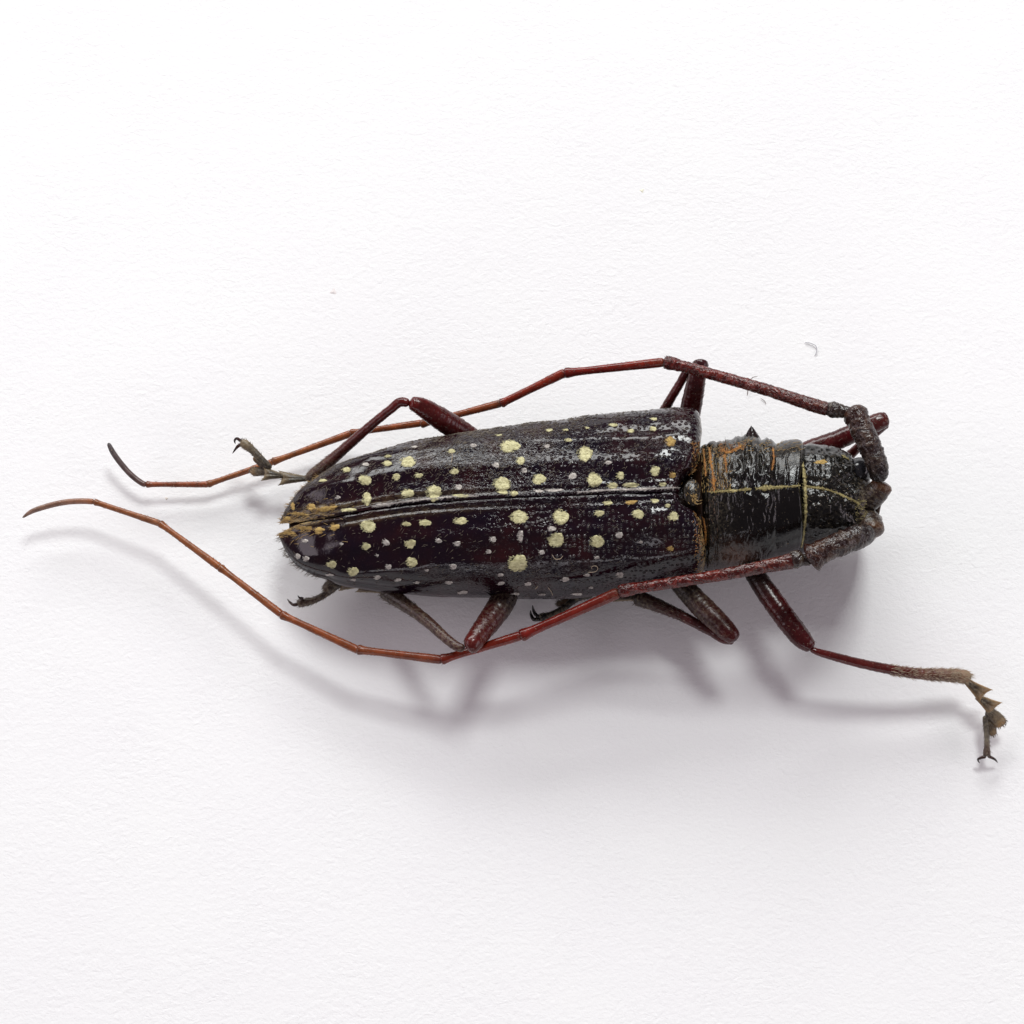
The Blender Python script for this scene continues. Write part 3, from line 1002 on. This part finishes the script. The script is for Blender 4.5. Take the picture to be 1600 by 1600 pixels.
surf_hairs(S_pr, pron, 'orange_hair', 190, (1095, 697, 1124, 770), away(.2, .9, .6), .06, .005, M_HGOLD, .15)
surf_hairs(S_pr, pron, 'orange_hair', 150, (1120, 692, 1164, 714), away(1, -.1, .9), .06, .005, M_HORANGE, .2, lambda x, y: y < 716 - (x - 1120) * .35)
surf_hairs(S_pr, pron, 'orange_hair', 120, (1126, 700, 1142, 765), away(.1, 1, .7), .05, .0045, M_HGOLD, .15)
surf_hairs(S_pr, pron, 'golden_hair', 90, (1150, 686, 1250, 706), away(1, .1, .4), .09, .004, M_HGOLD, .2)
surf_hairs(S_pr, pron, 'golden_hair', 60, (1100, 770, 1125, 884), away(0, -1, .4), .08, .004, M_HDARK, .2)
surf_hairs(S_hd, head, 'golden_hair', 130, (1262, 705, 1345, 790), away(1, -.3, .5), .06, .004, M_HGREY, .1)
surf_hairs(S_hd, head, 'golden_hair', 130, (1335, 780, 1368, 815), away(1, -.3, .5), .07, .004, M_YEL, .12)
for S, e, b in ((S_up, ely_up, (1080, 690, 1094, 765)), (S_lo, ely_lo, (1084, 795, 1100, 895))):
    surf_hairs(S, e, 'orange_hair', 60, b, away(.6, .2, 1.2), .05, .005, M_HORANGE, .3)
    surf_hairs(S, e, 'golden_hair', 50, b, away(.6, .2, 1.2), .05, .005, M_HGOLD, .3)
# long erect setae
for q, ln, dx in (((1160, 689), .16, -.1), ((1133, 694), .13, 0), ((1205, 697), .1, .1)):
    X, N = S_pr.at(np.array([q]))
    hairs('seta', X, np.array([[dx, .9, .5]]), [ln], .003, M_HDARK, pron)

# ------------------------------------------------------------------ antennae
GREY = (.045, .028, .024)
RED = (.15, .010, .006)
RB = (.18, .018, .007)
BR = (.20, .050, .018)
OR = (.26, .085, .030)
TIP = (.20, .12, .09)


def antenna(scape, scr, ped, segs, label):
    o = tube('antenna', scape, scr, M_SCAPE, beetle, [(0, (.016, .011, .011)), (.5, (.035, .012, .010)), (1, (.06, .018, .010))], [(0, .3), (.6, .42), (1, .25)], seg=36, step=1.6, wob=.07)
    o['label'] = label
    tube('antenna_segment', ped[0], ped[1], M_SCAPE, o, [(0, (.05, .028, .02)), (1, (.05, .03, .026))], [(0, .4), (1, .6)], seg=28, step=1.2, wob=.08)
    for k, (pts, rad, c0, c1, fz) in enumerate(segs):
        pts = [np.array(p, float) for p in pts]
        L = np.linalg.norm(pts[-1] - pts[0])
        if len(pts) == 2:
            a, b = pts
            f = [0, .035, .10, .5, .90, .965, 1]
            pp = [a + (b - a) * v for v in f]
            sag = np.array([0, .25, 0])
            r0, r1 = rad
            a = a - (b - a) / L * 2.2
            b = b + (b - a) / L * 1.5
            pp = [a + (b - a) * v for v in f]
            rr = [r0 * .80, r0 * .95, r0 * .98, (r0 + r1) / 2 * .92, r1 * 1.02, r1 * 1.24, r1 * 1.12]
        else:
            pp = pts
            rr = rad
        s_, G_ = tube('antenna_segment', pp, rr, M_SCAPE if k == 0 else M_LIMB, o, [(0, c0), (.12, tuple(.5 * (x + y) for x, y in zip(c0, c1)) if k else c0), (.9, c1), (1, tuple(v * .55 for v in c1))], fz, seg=22, step=2.2, wob=.012 if k else .05, ret=True)
        if k <= 7:      # short lying hair on the sky side
            n = 260 if k == 0 else 90
            i = rng.integers(3, G_.shape[0] - 3, n)
            j = rng.integers(0, G_.shape[1], n)
            B = G_[i, j]
            cen = G_.mean(1)[i]
            N = (B - cen) / np.linalg.norm(B - cen, axis=1, keepdims=True)
            kp = (N[:, 2] > -.2)
            T = (G_.mean(1)[np.minimum(i + 2, len(G_) - 1)] - cen)
            T /= np.linalg.norm(T, axis=1, keepdims=True)
            hairs('fine_hair', B[kp], (T + N * .22)[kp], rng.uniform(.02, .05, kp.sum()), .0026, M_HGREY, s_)
    return o


ant_lo = antenna(
    [(1357, 835, 186), (1348, 836, 196), (1330, 843, 204), (1300, 855, 208), (1278, 865, 208), (1269, 871, 207), (1264, 874, 205)], [13, 17.5, 19, 19, 19.5, 23.5, 17],
    ([(1268, 874, 205), (1256, 875, 206), (1246, 874, 206), (1232, 877, 205)], [9, 9, 14, 11]),
    [([(1240, 876, 205), (1225, 879, 206), (1140, 896, 196), (1060, 909, 180), (1000, 918, 166), (974, 923, 161), (965, 926, 159)], [13, 11.5, 9.5, 8.8, 8.8, 10.5, 9], (.12, .014, .010), RED, [(0, .6), (.12, .3), (.4, .12), (1, .05)]),
     ([(966, 926, 158), (813, 994, 128)], (9.0, 8.0), (.13, .018, .010), RED, [(0, .25), (.2, 0), (1, 0)]),
     ([(814, 993, 128), (689, 1031, 104)], (7.6, 6.8), RED, RB, None),
     ([(690, 1031, 104), (558, 1015, 86)], (7.2, 6.4), (.12, .02, .012), BR, None),
     ([(560, 1016, 86), (439, 960, 74)], (6.6, 5.8), BR, (.23, .06, .02), None),
     ([(440, 960, 74), (343, 886, 66)], (6.2, 5.4), BR, OR, None),
     ([(344, 887, 66), (249, 817, 60)], (6.0, 5.0), OR, OR, None),
     ([(250, 818, 60), (147, 784, 54)], (5.4, 4.4), (.24, .10, .05), OR, None),
     ([(148, 784, 54), (130, 783, 53), (100, 785, 51), (70, 792, 48), (48, 800, 46), (35, 809, 45)], [4.6, 4.6, 4.6, 4.4, 3.6, 1.4], OR, TIP, None)],
    'near antenna, sweeping back below the body')
ant_up = antenna(
    [(1373, 747, 196), (1373, 739, 204), (1369, 722, 210), (1356, 690, 214), (1342, 661, 212), (1337, 649, 210), (1332, 641, 206)], [12, 15, 17, 18.5, 18.5, 20, 13],
    ([(1332, 646, 207), (1322, 644, 207), (1312, 642, 206), (1301, 640, 206), (1290, 638, 205)], [9, 9.5, 11, 12.8, 10]),
    [([(1296, 640, 205), (1284, 637, 204), (1200, 610, 192), (1120, 587, 182), (1070, 573, 174), (1045, 567, 171), (1036, 565, 170)], [10.5, 11, 9.8, 9.2, 9.2, 11, 9.6], (.12, .014, .010), RED, [(0, .6), (.15, .3), (.6, .12), (1, .05)]),
     ([(1037, 566, 170), (882, 583, 128)], (7.8, 7.0), RB, RED, [(0, .2), (.2, 0), (1, 0)]),
     ([(883, 582, 128), (782, 631, 96)], (7.6, 6.2), RB, RB, None),
     ([(783, 630, 96), (657, 663, 64)], (6.4, 5.6), BR, BR, None),
     ([(659, 661, 64), (547, 677, 44)], (5.8, 5.4), BR, (.23, .06, .02), None),
     ([(549, 677, 44), (425, 722, 30)], (6.0, 5.2), BR, OR, None),
     ([(426, 722, 30), (324, 757, 26)], (5.4, 4.8), OR, OR, None),
     ([(326, 757, 26), (228, 757, 30)], (5.0, 4.4), (.22, .06, .025), BR, None),
     ([(229, 758, 30), (222, 755, 31), (205, 742, 34), (188, 723, 38), (176, 706, 42), (169, 692, 45)], [4.6, 4.6, 4.6, 4.6, 4.4, 3.0], (.14, .06, .045), (.10, .08, .08), None)],
    'far antenna, arching above the body')

# ------------------------------------------------------------------ legs
DK = (.010, .006, .006)
DR = (.052, .003, .004)
R2 = (.08, .006, .005)


def tuft(G, parent, n, u0, u1, L, mat, lift=.5, name='tibial_hair', zmin=-2):
    m = G.shape[0]
    i = np.clip((rng.uniform(u0, u1, n) * (m - 1)).astype(int), 0, m - 3)
    j = rng.integers(0, G.shape[1], n)
    B = G[i, j]
    cen = G.mean(1)[i]
    N = (B - cen)
    N /= np.linalg.norm(N, axis=1, keepdims=True) + 1e-9
    T = G.mean(1)[i + 2] - cen
    T /= np.linalg.norm(T, axis=1, keepdims=True) + 1e-9
    return hairs(name, B, T + N * lift * rng.uniform(.3, 1.8, (n, 1)) + rng.normal(0, .22, (n, 3)), rng.uniform(.4, 1, n) * L, .0032, mat, parent, bend=T * .2)


def tarsomere(a, b, w0, w1, cols, parent):
    """flat heart-shaped foot segment with two pointed corners and a fringe"""
    a, b = np.array(a, float), np.array(b, float)
    L = np.linalg.norm(b[:2] - a[:2])
    t = (b[:2] - a[:2]) / L
    nrm = np.array([-t[1], t[0]])
    nu, nv = 22, 21
    u = np.linspace(0, 1, nu)[:, None] * np.ones((1, nv))
    v = np.linspace(-1, 1, nv)[None, :] * np.ones((nu, 1))
    hw = w0 * .8 + (w1 - w0 * .8) * u ** 1.25
    ln = L * (.93 + .13 * np.abs(v) ** 2)
    px = a[0] + t[0] * u * ln + nrm[0] * v * hw
    py = a[1] + t[1] * u * ln + nrm[1] * v * hw
    zc = a[2] + (b[2] - a[2]) * u
    th = (2.4 + 4.6 * np.sin(np.clip(u, 0, 1) * math.pi * .62)) * np.sqrt(np.clip(1 - v ** 2, 0, 1)) * (1 - .6 * u ** 8)
    th = th - 1.3 * np.exp(-(v / .16) ** 2) * u + .25 * smooth_noise(px / 2.2, py / 2.2, 3)
    top, bot = P(px, py, zc + th), P(px, py, zc - np.abs(th) * .7 - .6)
    V = np.concatenate([top.reshape(-1, 3), bot.reshape(-1, 3)])
    f1 = grid_faces(nu, nv)
    F = f1.tolist() + (f1[:, ::-1] + nu * nv).tolist()
    m = nu * nv
    for i in range(nu - 1):
        for j in (0, nv - 1):
            F.append([i * nv + j, (i + 1) * nv + j, (i + 1) * nv + j + m, i * nv + j + m])
    for j in range(nv - 1):
        for i in (0, nu - 1):
            F.append([i * nv + j, i * nv + j + 1, i * nv + j + 1 + m, i * nv + j + m])
    e = np.clip(np.maximum(np.abs(v) ** 3, u ** 5), 0, 1)[..., None]
    c0, c1 = np.array(cols[0][1]), np.array(cols[-1][1])
    A = (c0 * 1.1) * (1 - e) + c1 * e
    o = link('tarsal_segment', V, F, M_LIMB, parent, {'albedo': np.concatenate([A.reshape(-1, 3)] * 2), 'fuzz': np.full(2 * m, .35)})
    n = 110
    vv = rng.uniform(-1, 1, n)
    uu = rng.uniform(.25, 1, n)
    hw = w0 * .8 + (w1 - w0 * .8) * uu ** 1.25
    ln = L * (.93 + .13 * np.abs(vv) ** 2)
    B = P(a[0] + t[0] * uu * ln + nrm[0] * vv * hw, a[1] + t[1] * uu * ln + nrm[1] * vv * hw, a[2] + (b[2] - a[2]) * uu + 4.5 * (1 - np.abs(vv)))
    d = np.stack([t[0] + nrm[0] * vv * .5, -(t[1] + nrm[1] * vv * .5), rng.normal(0, .15, n)], -1)
    hairs('pad_hair', B, d, rng.uniform(.02, .045, n), .003, M_HPALE if c1[0] > .3 else M_HGREY, o)
    return o


def leg(label, fem, fr, fcol, tib, tr, tcol, tars, hair=(0.55, 1, 300, .09), ffz=None, tfz=None):
    o, GF = tube('leg', fem, fr, M_LIMB, beetle, fcol, ffz or [(0, .12), (.5, .05), (1, 0)], seg=34, step=1.6, wob=.025, flat=.9, ret=True)
    o['label'] = label
    t, GT = tube('tibia', tib, tr, M_LIMB, o, tcol, tfz or [(0, 0), (.5, .05), (1, .5)], seg=24, step=1.6, wob=.04, ret=True)
    tuft(GT, t, hair[2], hair[0], hair[1], hair[3], M_HGREY if hair[2] < 500 else M_HPALE, .45)
    tuft(GF, o, 90, .1, .95, .045, M_HGREY, .2, 'fine_hair')
    for name, pts, rad, flat, cols in tars:
        if name == 'tarsal_segment' and flat <= .55 and rad[-1] >= rad[-2] and max(rad) > 8.5:
            tarsomere(pts[0], pts[-1], rad[0], rad[-1], cols, o)
            continue
        s, GS = tube(name, pts, rad, M_LIMB, o, cols, [(0, .45), (1, .5)] if name != 'claw' else None, seg=20, step=1, flat=flat, wob=.03 if name != 'claw' else 0, ret=True)
        if name == 'tarsal_segment' and max(rad) > 6:
            tuft(GS, s, 160, .1, 1, .05, M_HPALE if max(rad) > 11 else M_HGREY, .5, 'pad_hair')
    return o


TC = [(0, (.035, .026, .02)), (.55, (.07, .055, .04)), (1, (.22, .16, .09))]
TO = [(0, (.04, .03, .024)), (.6, (.10, .07, .045)), (1, (.34, .20, .08))]
CL = [(0, (.05, .02, .015)), (1, (.015, .008, .008))]
BK = [(0, (.008, .006, .006)), (1, (.006, .005, .005))]

# far hind leg
leg('far hind leg bent like a roof behind the wing cases',
    [(790, 716, 70), (745, 690, 92), (710, 668, 116), (680, 649, 136), (655, 634, 150), (640, 629, 156)], [14, 17, 18.5, 17.5, 14, 10],
    [(0, DR), (.5, DR), (1, R2)],
    [(640, 630, 153), (628, 628, 152), (610, 640, 143), (570, 673, 116), (520, 717, 78), (492, 741, 58), (480, 751, 50)], [6.5, 7.6, 7.2, 7.8, 9, 10.5, 8],
    [(0, R2), (.7, (.07, .012, .01)), (1, (.05, .03, .02))],
    [('tarsal_segment', [(482, 748, 52), (468, 747, 52), (452, 746, 54), (437, 747, 56)], [5, 7.5, 10, 12], .5, TC),
     ('tarsal_segment', [(446, 744, 56), (432, 741, 58), (420, 740, 60), (411, 740, 62)], [4, 8, 10.5, 12], .5, TC),
     ('tarsal_segment', [(420, 736, 60), (410, 737, 58), (400, 737, 56), (392, 733, 55)], [4, 6.5, 7, 5], .5, TO),
     ('tarsal_segment', [(418, 733, 60), (408, 725, 58), (401, 718, 57), (396, 714, 57)], [4, 5, 5, 4], .5, TO),
     ('tarsal_segment', [(424, 732, 62), (412, 722, 66), (396, 705, 70), (384, 695, 72), (376, 690, 72)], [4, 6, 6, 7.5, 6], .8, TC),
     ('claw', [(377, 690, 72), (370, 685, 74), (366.5, 689, 70), (368, 694, 66)], [3, 2.2, 1.6, .5], 1, CL),
     ('claw', [(378, 693, 72), (371, 698, 72), (367, 703, 70), (363, 709, 66)], [3, 2.4, 1.6, .5], 1, CL)],
    hair=(.72, 1, 170, .07))
# far middle leg
leg('far middle leg, knee up behind the shoulder',
    [(1070, 690, 60), (1076, 655, 96), (1083, 620, 122), (1090, 585, 146), (1094, 567, 156), (1094, 561, 157)], [15, 17, 16.5, 14, 12.5, 9],
    [(0, DK), (.35, DR), (.8, DR), (1, (.03, .006, .008))],
    [(1086, 573, 140), (1076, 578, 136), (1062, 600, 120), (1044, 630, 98), (1030, 655, 70), (1020, 675, 40)], [5, 6.5, 7, 7.5, 8, 9],
    [(0, DR), (1, R2)], [('tarsal_segment', [(1018, 680, 36), (1008, 700, 22), (1000, 715, 12)], [7, 9, 8], .5, TC)], hair=(.5, 1, 60, .05))
# far front leg
leg('far front leg behind the head, knee to the right',
    [(1225, 725, 80), (1262, 704, 96), (1310, 687, 108), (1350, 669, 118), (1375, 658, 122), (1388, 654, 122)], [12, 15, 15.5, 14.5, 14, 11],
    [(0, DR), (.7, DR), (1, (.07, .012, .010))],
    [(1386, 660, 112), (1376, 668, 108), (1350, 691, 92), (1325, 714, 70), (1300, 738, 45)], [8, 8, 7.5, 7.5, 8],
    [(0, (.06, .008, .008)), (1, R2)], [('tarsal_segment', [(1298, 740, 42), (1285, 752, 26), (1275, 764, 14)], [7, 9, 8], .5, TC)], hair=(.6, 1, 60, .05))
# near front leg
leg('near front leg stretched out to the lower right',
    [(1160, 860, 70), (1180, 898, 84), (1205, 935, 92), (1232, 972, 96), (1256, 1001, 97), (1270, 1013, 96)], [14, 15.5, 17, 17, 14.5, 9],
    [(0, DK), (.3, (.02, .008, .008)), (.55, DR), (1, DR)],
    [(1266, 1014, 96), (1276, 1018, 95), (1300, 1025, 90), (1360, 1040, 78), (1430, 1052, 66), (1480, 1055, 58), (1508, 1058, 54), (1516, 1062, 52)], [4, 5.2, 6.5, 7.5, 8.4, 10, 10.5, 7],
    [(0, R2), (.6, (.09, .012, .010)), (.82, (.13, .05, .035)), (1, (.30, .20, .12))],
    [('tarsal_segment', [(1507, 1062, 52), (1518, 1070, 49), (1530, 1080, 46), (1540, 1088, 43)], [6, 9, 12, 15], .5, TO),
     ('tarsal_segment', [(1526, 1088, 44), (1536, 1094, 41), (1548, 1103, 38), (1556, 1109, 36)], [6, 9, 12, 15], .5, TO),
     ('tarsal_segment', [(1540, 1112, 38), (1552, 1118, 35), (1561, 1127, 32), (1566, 1135, 30)], [7, 9.5, 10.5, 8], .6, TO),
     ('tarsal_segment', [(1541, 1120, 34), (1547, 1132, 30), (1550, 1142, 26), (1550, 1150, 24)], [5, 6, 7, 5], .6, TO),
     ('tarsal_segment', [(1539, 1118, 36), (1541, 1140, 30), (1542, 1165, 26), (1542, 1182, 23)], [3.8, 3.8, 4.3, 6.2], .9, [(0, (.05, .04, .03)), (.6, (.12, .10, .08)), (.85, (.08, .04, .03)), (1, (.05, .02, .02))]),
     ('claw', [(1543, 1181, 23), (1550, 1184, 20), (1555, 1187, 16), (1559, 1192, 10)], [3, 2.2, 1.6, .5], 1, CL),
     ('claw', [(1541, 1182, 23), (1533, 1184, 22), (1528, 1187, 16), (1531, 1193, 10)], [3, 2.2, 1.6, .5], 1, CL)],
    hair=(.5, 1, 620, .075), tfz=[(0, 0), (.5, .03), (.75, .35), (1, .9)])
# near middle leg
leg('near middle leg folded back below the shoulder',
    [(1045, 890, 70), (1075, 925, 84), (1100, 951, 94), (1125, 975, 102), (1143, 993, 106), (1150, 1001, 106)], [15, 17, 18, 16.5, 13.5, 9],
    [(0, DK), (.35, (.018, .009, .008)), (.6, (.04, .008, .007)), (1, DR)],
    [(1147, 1000, 98), (1138, 1000, 95), (1110, 986, 86), (1060, 960, 72), (1020, 943, 62), (1000, 936, 57), (990, 934, 54)], [7, 7, 7.5, 8.5, 11, 12, 8],
    [(0, DR), (.6, (.05, .009, .009)), (1, (.02, .01, .009))],
    [('tarsal_segment', [(992, 934, 54), (975, 932, 46), (960, 930, 40)], [6, 9, 11], .5, TC),
     ('tarsal_segment', [(962, 930, 40), (945, 928, 34), (930, 928, 30)], [6, 9, 11], .5, TC),
     ('tarsal_segment', [(905, 934, 30), (890, 939, 27), (878, 943, 24), (869, 943, 22)], [5, 7, 6, 3.5], .5, [(0, (.06, .03, .02)), (1, (.12, .07, .035))]),
     ('tarsal_segment', [(926, 928, 32), (900, 935, 30), (884, 948, 28), (862, 960, 26), (842, 966, 26)], [6, 6, 5, 5, 7], .9, BK),
     ('claw', [(845, 964, 26), (839, 962, 26), (834, 955, 22), (832, 945, 14)], [3.6, 3.0, 2.4, .5], 1, BK),
     ('claw', [(845, 967, 26), (835, 968, 24), (830, 961, 20), (829, 953, 12)], [3.6, 3.0, 2.4, .5], 1, BK)],
    hair=(.5, 1, 160, .07), ffz=[(0, .1), (.4, .35), (.7, .3), (1, 0)])
# near hind leg
leg('near hind leg, knee crossing over the antenna',
    [(800, 905, 88), (785, 940, 100), (765, 970, 116), (745, 996, 132), (735, 1009, 139), (729, 1014, 139)], [16, 20, 18.5, 15.5, 13.5, 9],
    [(0, DK), (.35, (.02, .008, .008)), (.6, DR), (1, R2)],
    [(726, 1013, 134), (716, 1011, 132), (700, 1000, 126), (670, 973, 110), (640, 950, 94), (615, 933, 80), (598, 924, 72)], [6, 7, 7.6, 9, 10, 12, 10],
    [(0, (.05, .01, .01)), (.5, (.05, .018, .014)), (1, (.025, .014, .011))],
    [('tarsal_segment', [(600, 922, 68), (580, 917, 62), (560, 914, 56)], [7, 10, 12], .5, TC),
     ('tarsal_segment', [(562, 914, 56), (545, 912, 50), (532, 911, 46)], [6, 10, 13], .5, TC),
     ('tarsal_segment', [(536, 910, 48), (523, 912, 43), (514, 918, 40), (508, 925, 36)], [7, 10, 10, 7], .8, [(0, (.012, .009, .008)), (1, (.05, .03, .02))]),
     ('tarsal_segment', [(530, 912, 44), (512, 926, 38), (495, 936, 34), (478, 941, 32), (464, 943, 30)], [5, 5, 5.2, 6.2, 6.5], .9, [(0, (.02, .013, .01)), (1, (.06, .03, .022))]),
     ('claw', [(467, 944, 31), (459, 945, 32), (453, 941, 28), (448.5, 935.5, 20)], [3.2, 2.6, 1.8, .5], 1, CL),
     ('claw', [(470, 938, 36), (472, 935, 40), (468, 934, 42), (465, 930, 40)], [2.6, 2.4, 1.6, .5], 1, CL)],
    hair=(.6, 1, 220, .08), ffz=[(0, .05), (.4, .25), (.8, .12), (1, 0)], tfz=[(0, .5), (.4, .35), (1, .15)])


# ------------------------------------------------------------------ lint and specks on the paper
def lint(pts, r, label, cat='fibre', mat=M_LINT, name='lint_fibre', group='stray fibres on the paper'):
    o = tube(name, pts, [r] * len(pts), mat, None, seg=8, step=1.5)
    tag(o, label, cat, group)
    return o


lint([(1257, 535, 1.5), (1266, 536, 2.5), (1275, 541, 3), (1276, 548, 2), (1273, 556, 1.2)], .75, 'curled grey fibre on the paper above the right end of the far antenna')
lint([(1168, 618, 3), (1170, 600, 4), (1176, 590, 6), (1184, 588, 8)], .55, 'thin hooked hair lying beside the long far antenna segment', mat=M_HDARK)
lint([(1188, 622, 2), (1194, 626, 2), (1197, 631, 1)], .45, 'tiny dark hair on the paper between antenna and pronotum', mat=M_HDARK)


def speck(c, r, label, col):
    m = mat_flat('speck', col, .8)
    n = 14
    th = np.linspace(0, 2 * math.pi, n, endpoint=False)
    V = [P(c[0], c[1], 1.2)]
    for rr, z in ((.6, 1.0), (1.0, .1)):
        for t in th:
            q = r * rr * (1 + .35 * math.sin(3 * t + c[0]) + rng.normal(0, .1))
            V.append(P(c[0] + q * math.cos(t), c[1] + q * .8 * math.sin(t), z * .35))
    f = [[0, 1 + k, 1 + (k + 1) % n] for k in range(n)] + [[1 + k, 1 + n + k, 1 + n + (k + 1) % n, 1 + (k + 1) % n] for k in range(n)]
    o = link('paper_speck', np.array(V), f, m)
    tag(o, label, 'speck', 'specks on the paper')


speck((521, 456), 5, 'faint pinkish speck on the paper, upper left of the beetle', (.80, .75, .74))
speck((1003, 298), 3, 'faint yellowish speck on the paper far above the beetle', (.86, .80, .66))
speck((260, 779), 2.2, 'tiny tan speck between the two antenna ends', (.80, .74, .66))

# loose lint threads resting on the near wing case
for pts, lab in ((((918, 893), (930, 892), (934, 887), (930, 883), (925, 884), (924, 888)), 'looped white lint thread on the near wing case'),
                 (((862, 866), (868, 873), (874, 873), (880, 868)), 'small white hooked thread below the paired spots'),
                 (((836, 919), (841, 914)), 'short white thread near the lower edge of the wing case'),
                 (((856, 916), (862, 924), (864, 929)), 'crooked white thread at the lower edge of the wing case'),
                 (((706, 706), (707, 714), (706, 724)), 'thin white thread on the far wing case')):
    S = S_lo if pts[0][1] > 780 else S_up
    X, N = S.at(np.array(pts, float))
    X = X + N * .018
    uv = project(X)
    o = tube('lint_thread', [(uv[k, 0], uv[k, 1], X[k, 2] * 100) for k in range(len(X))], [.42] * len(X), M_HPALE, None, seg=7, step=1)
    tag(o, lab, 'thread', 'lint threads on the wing cases')
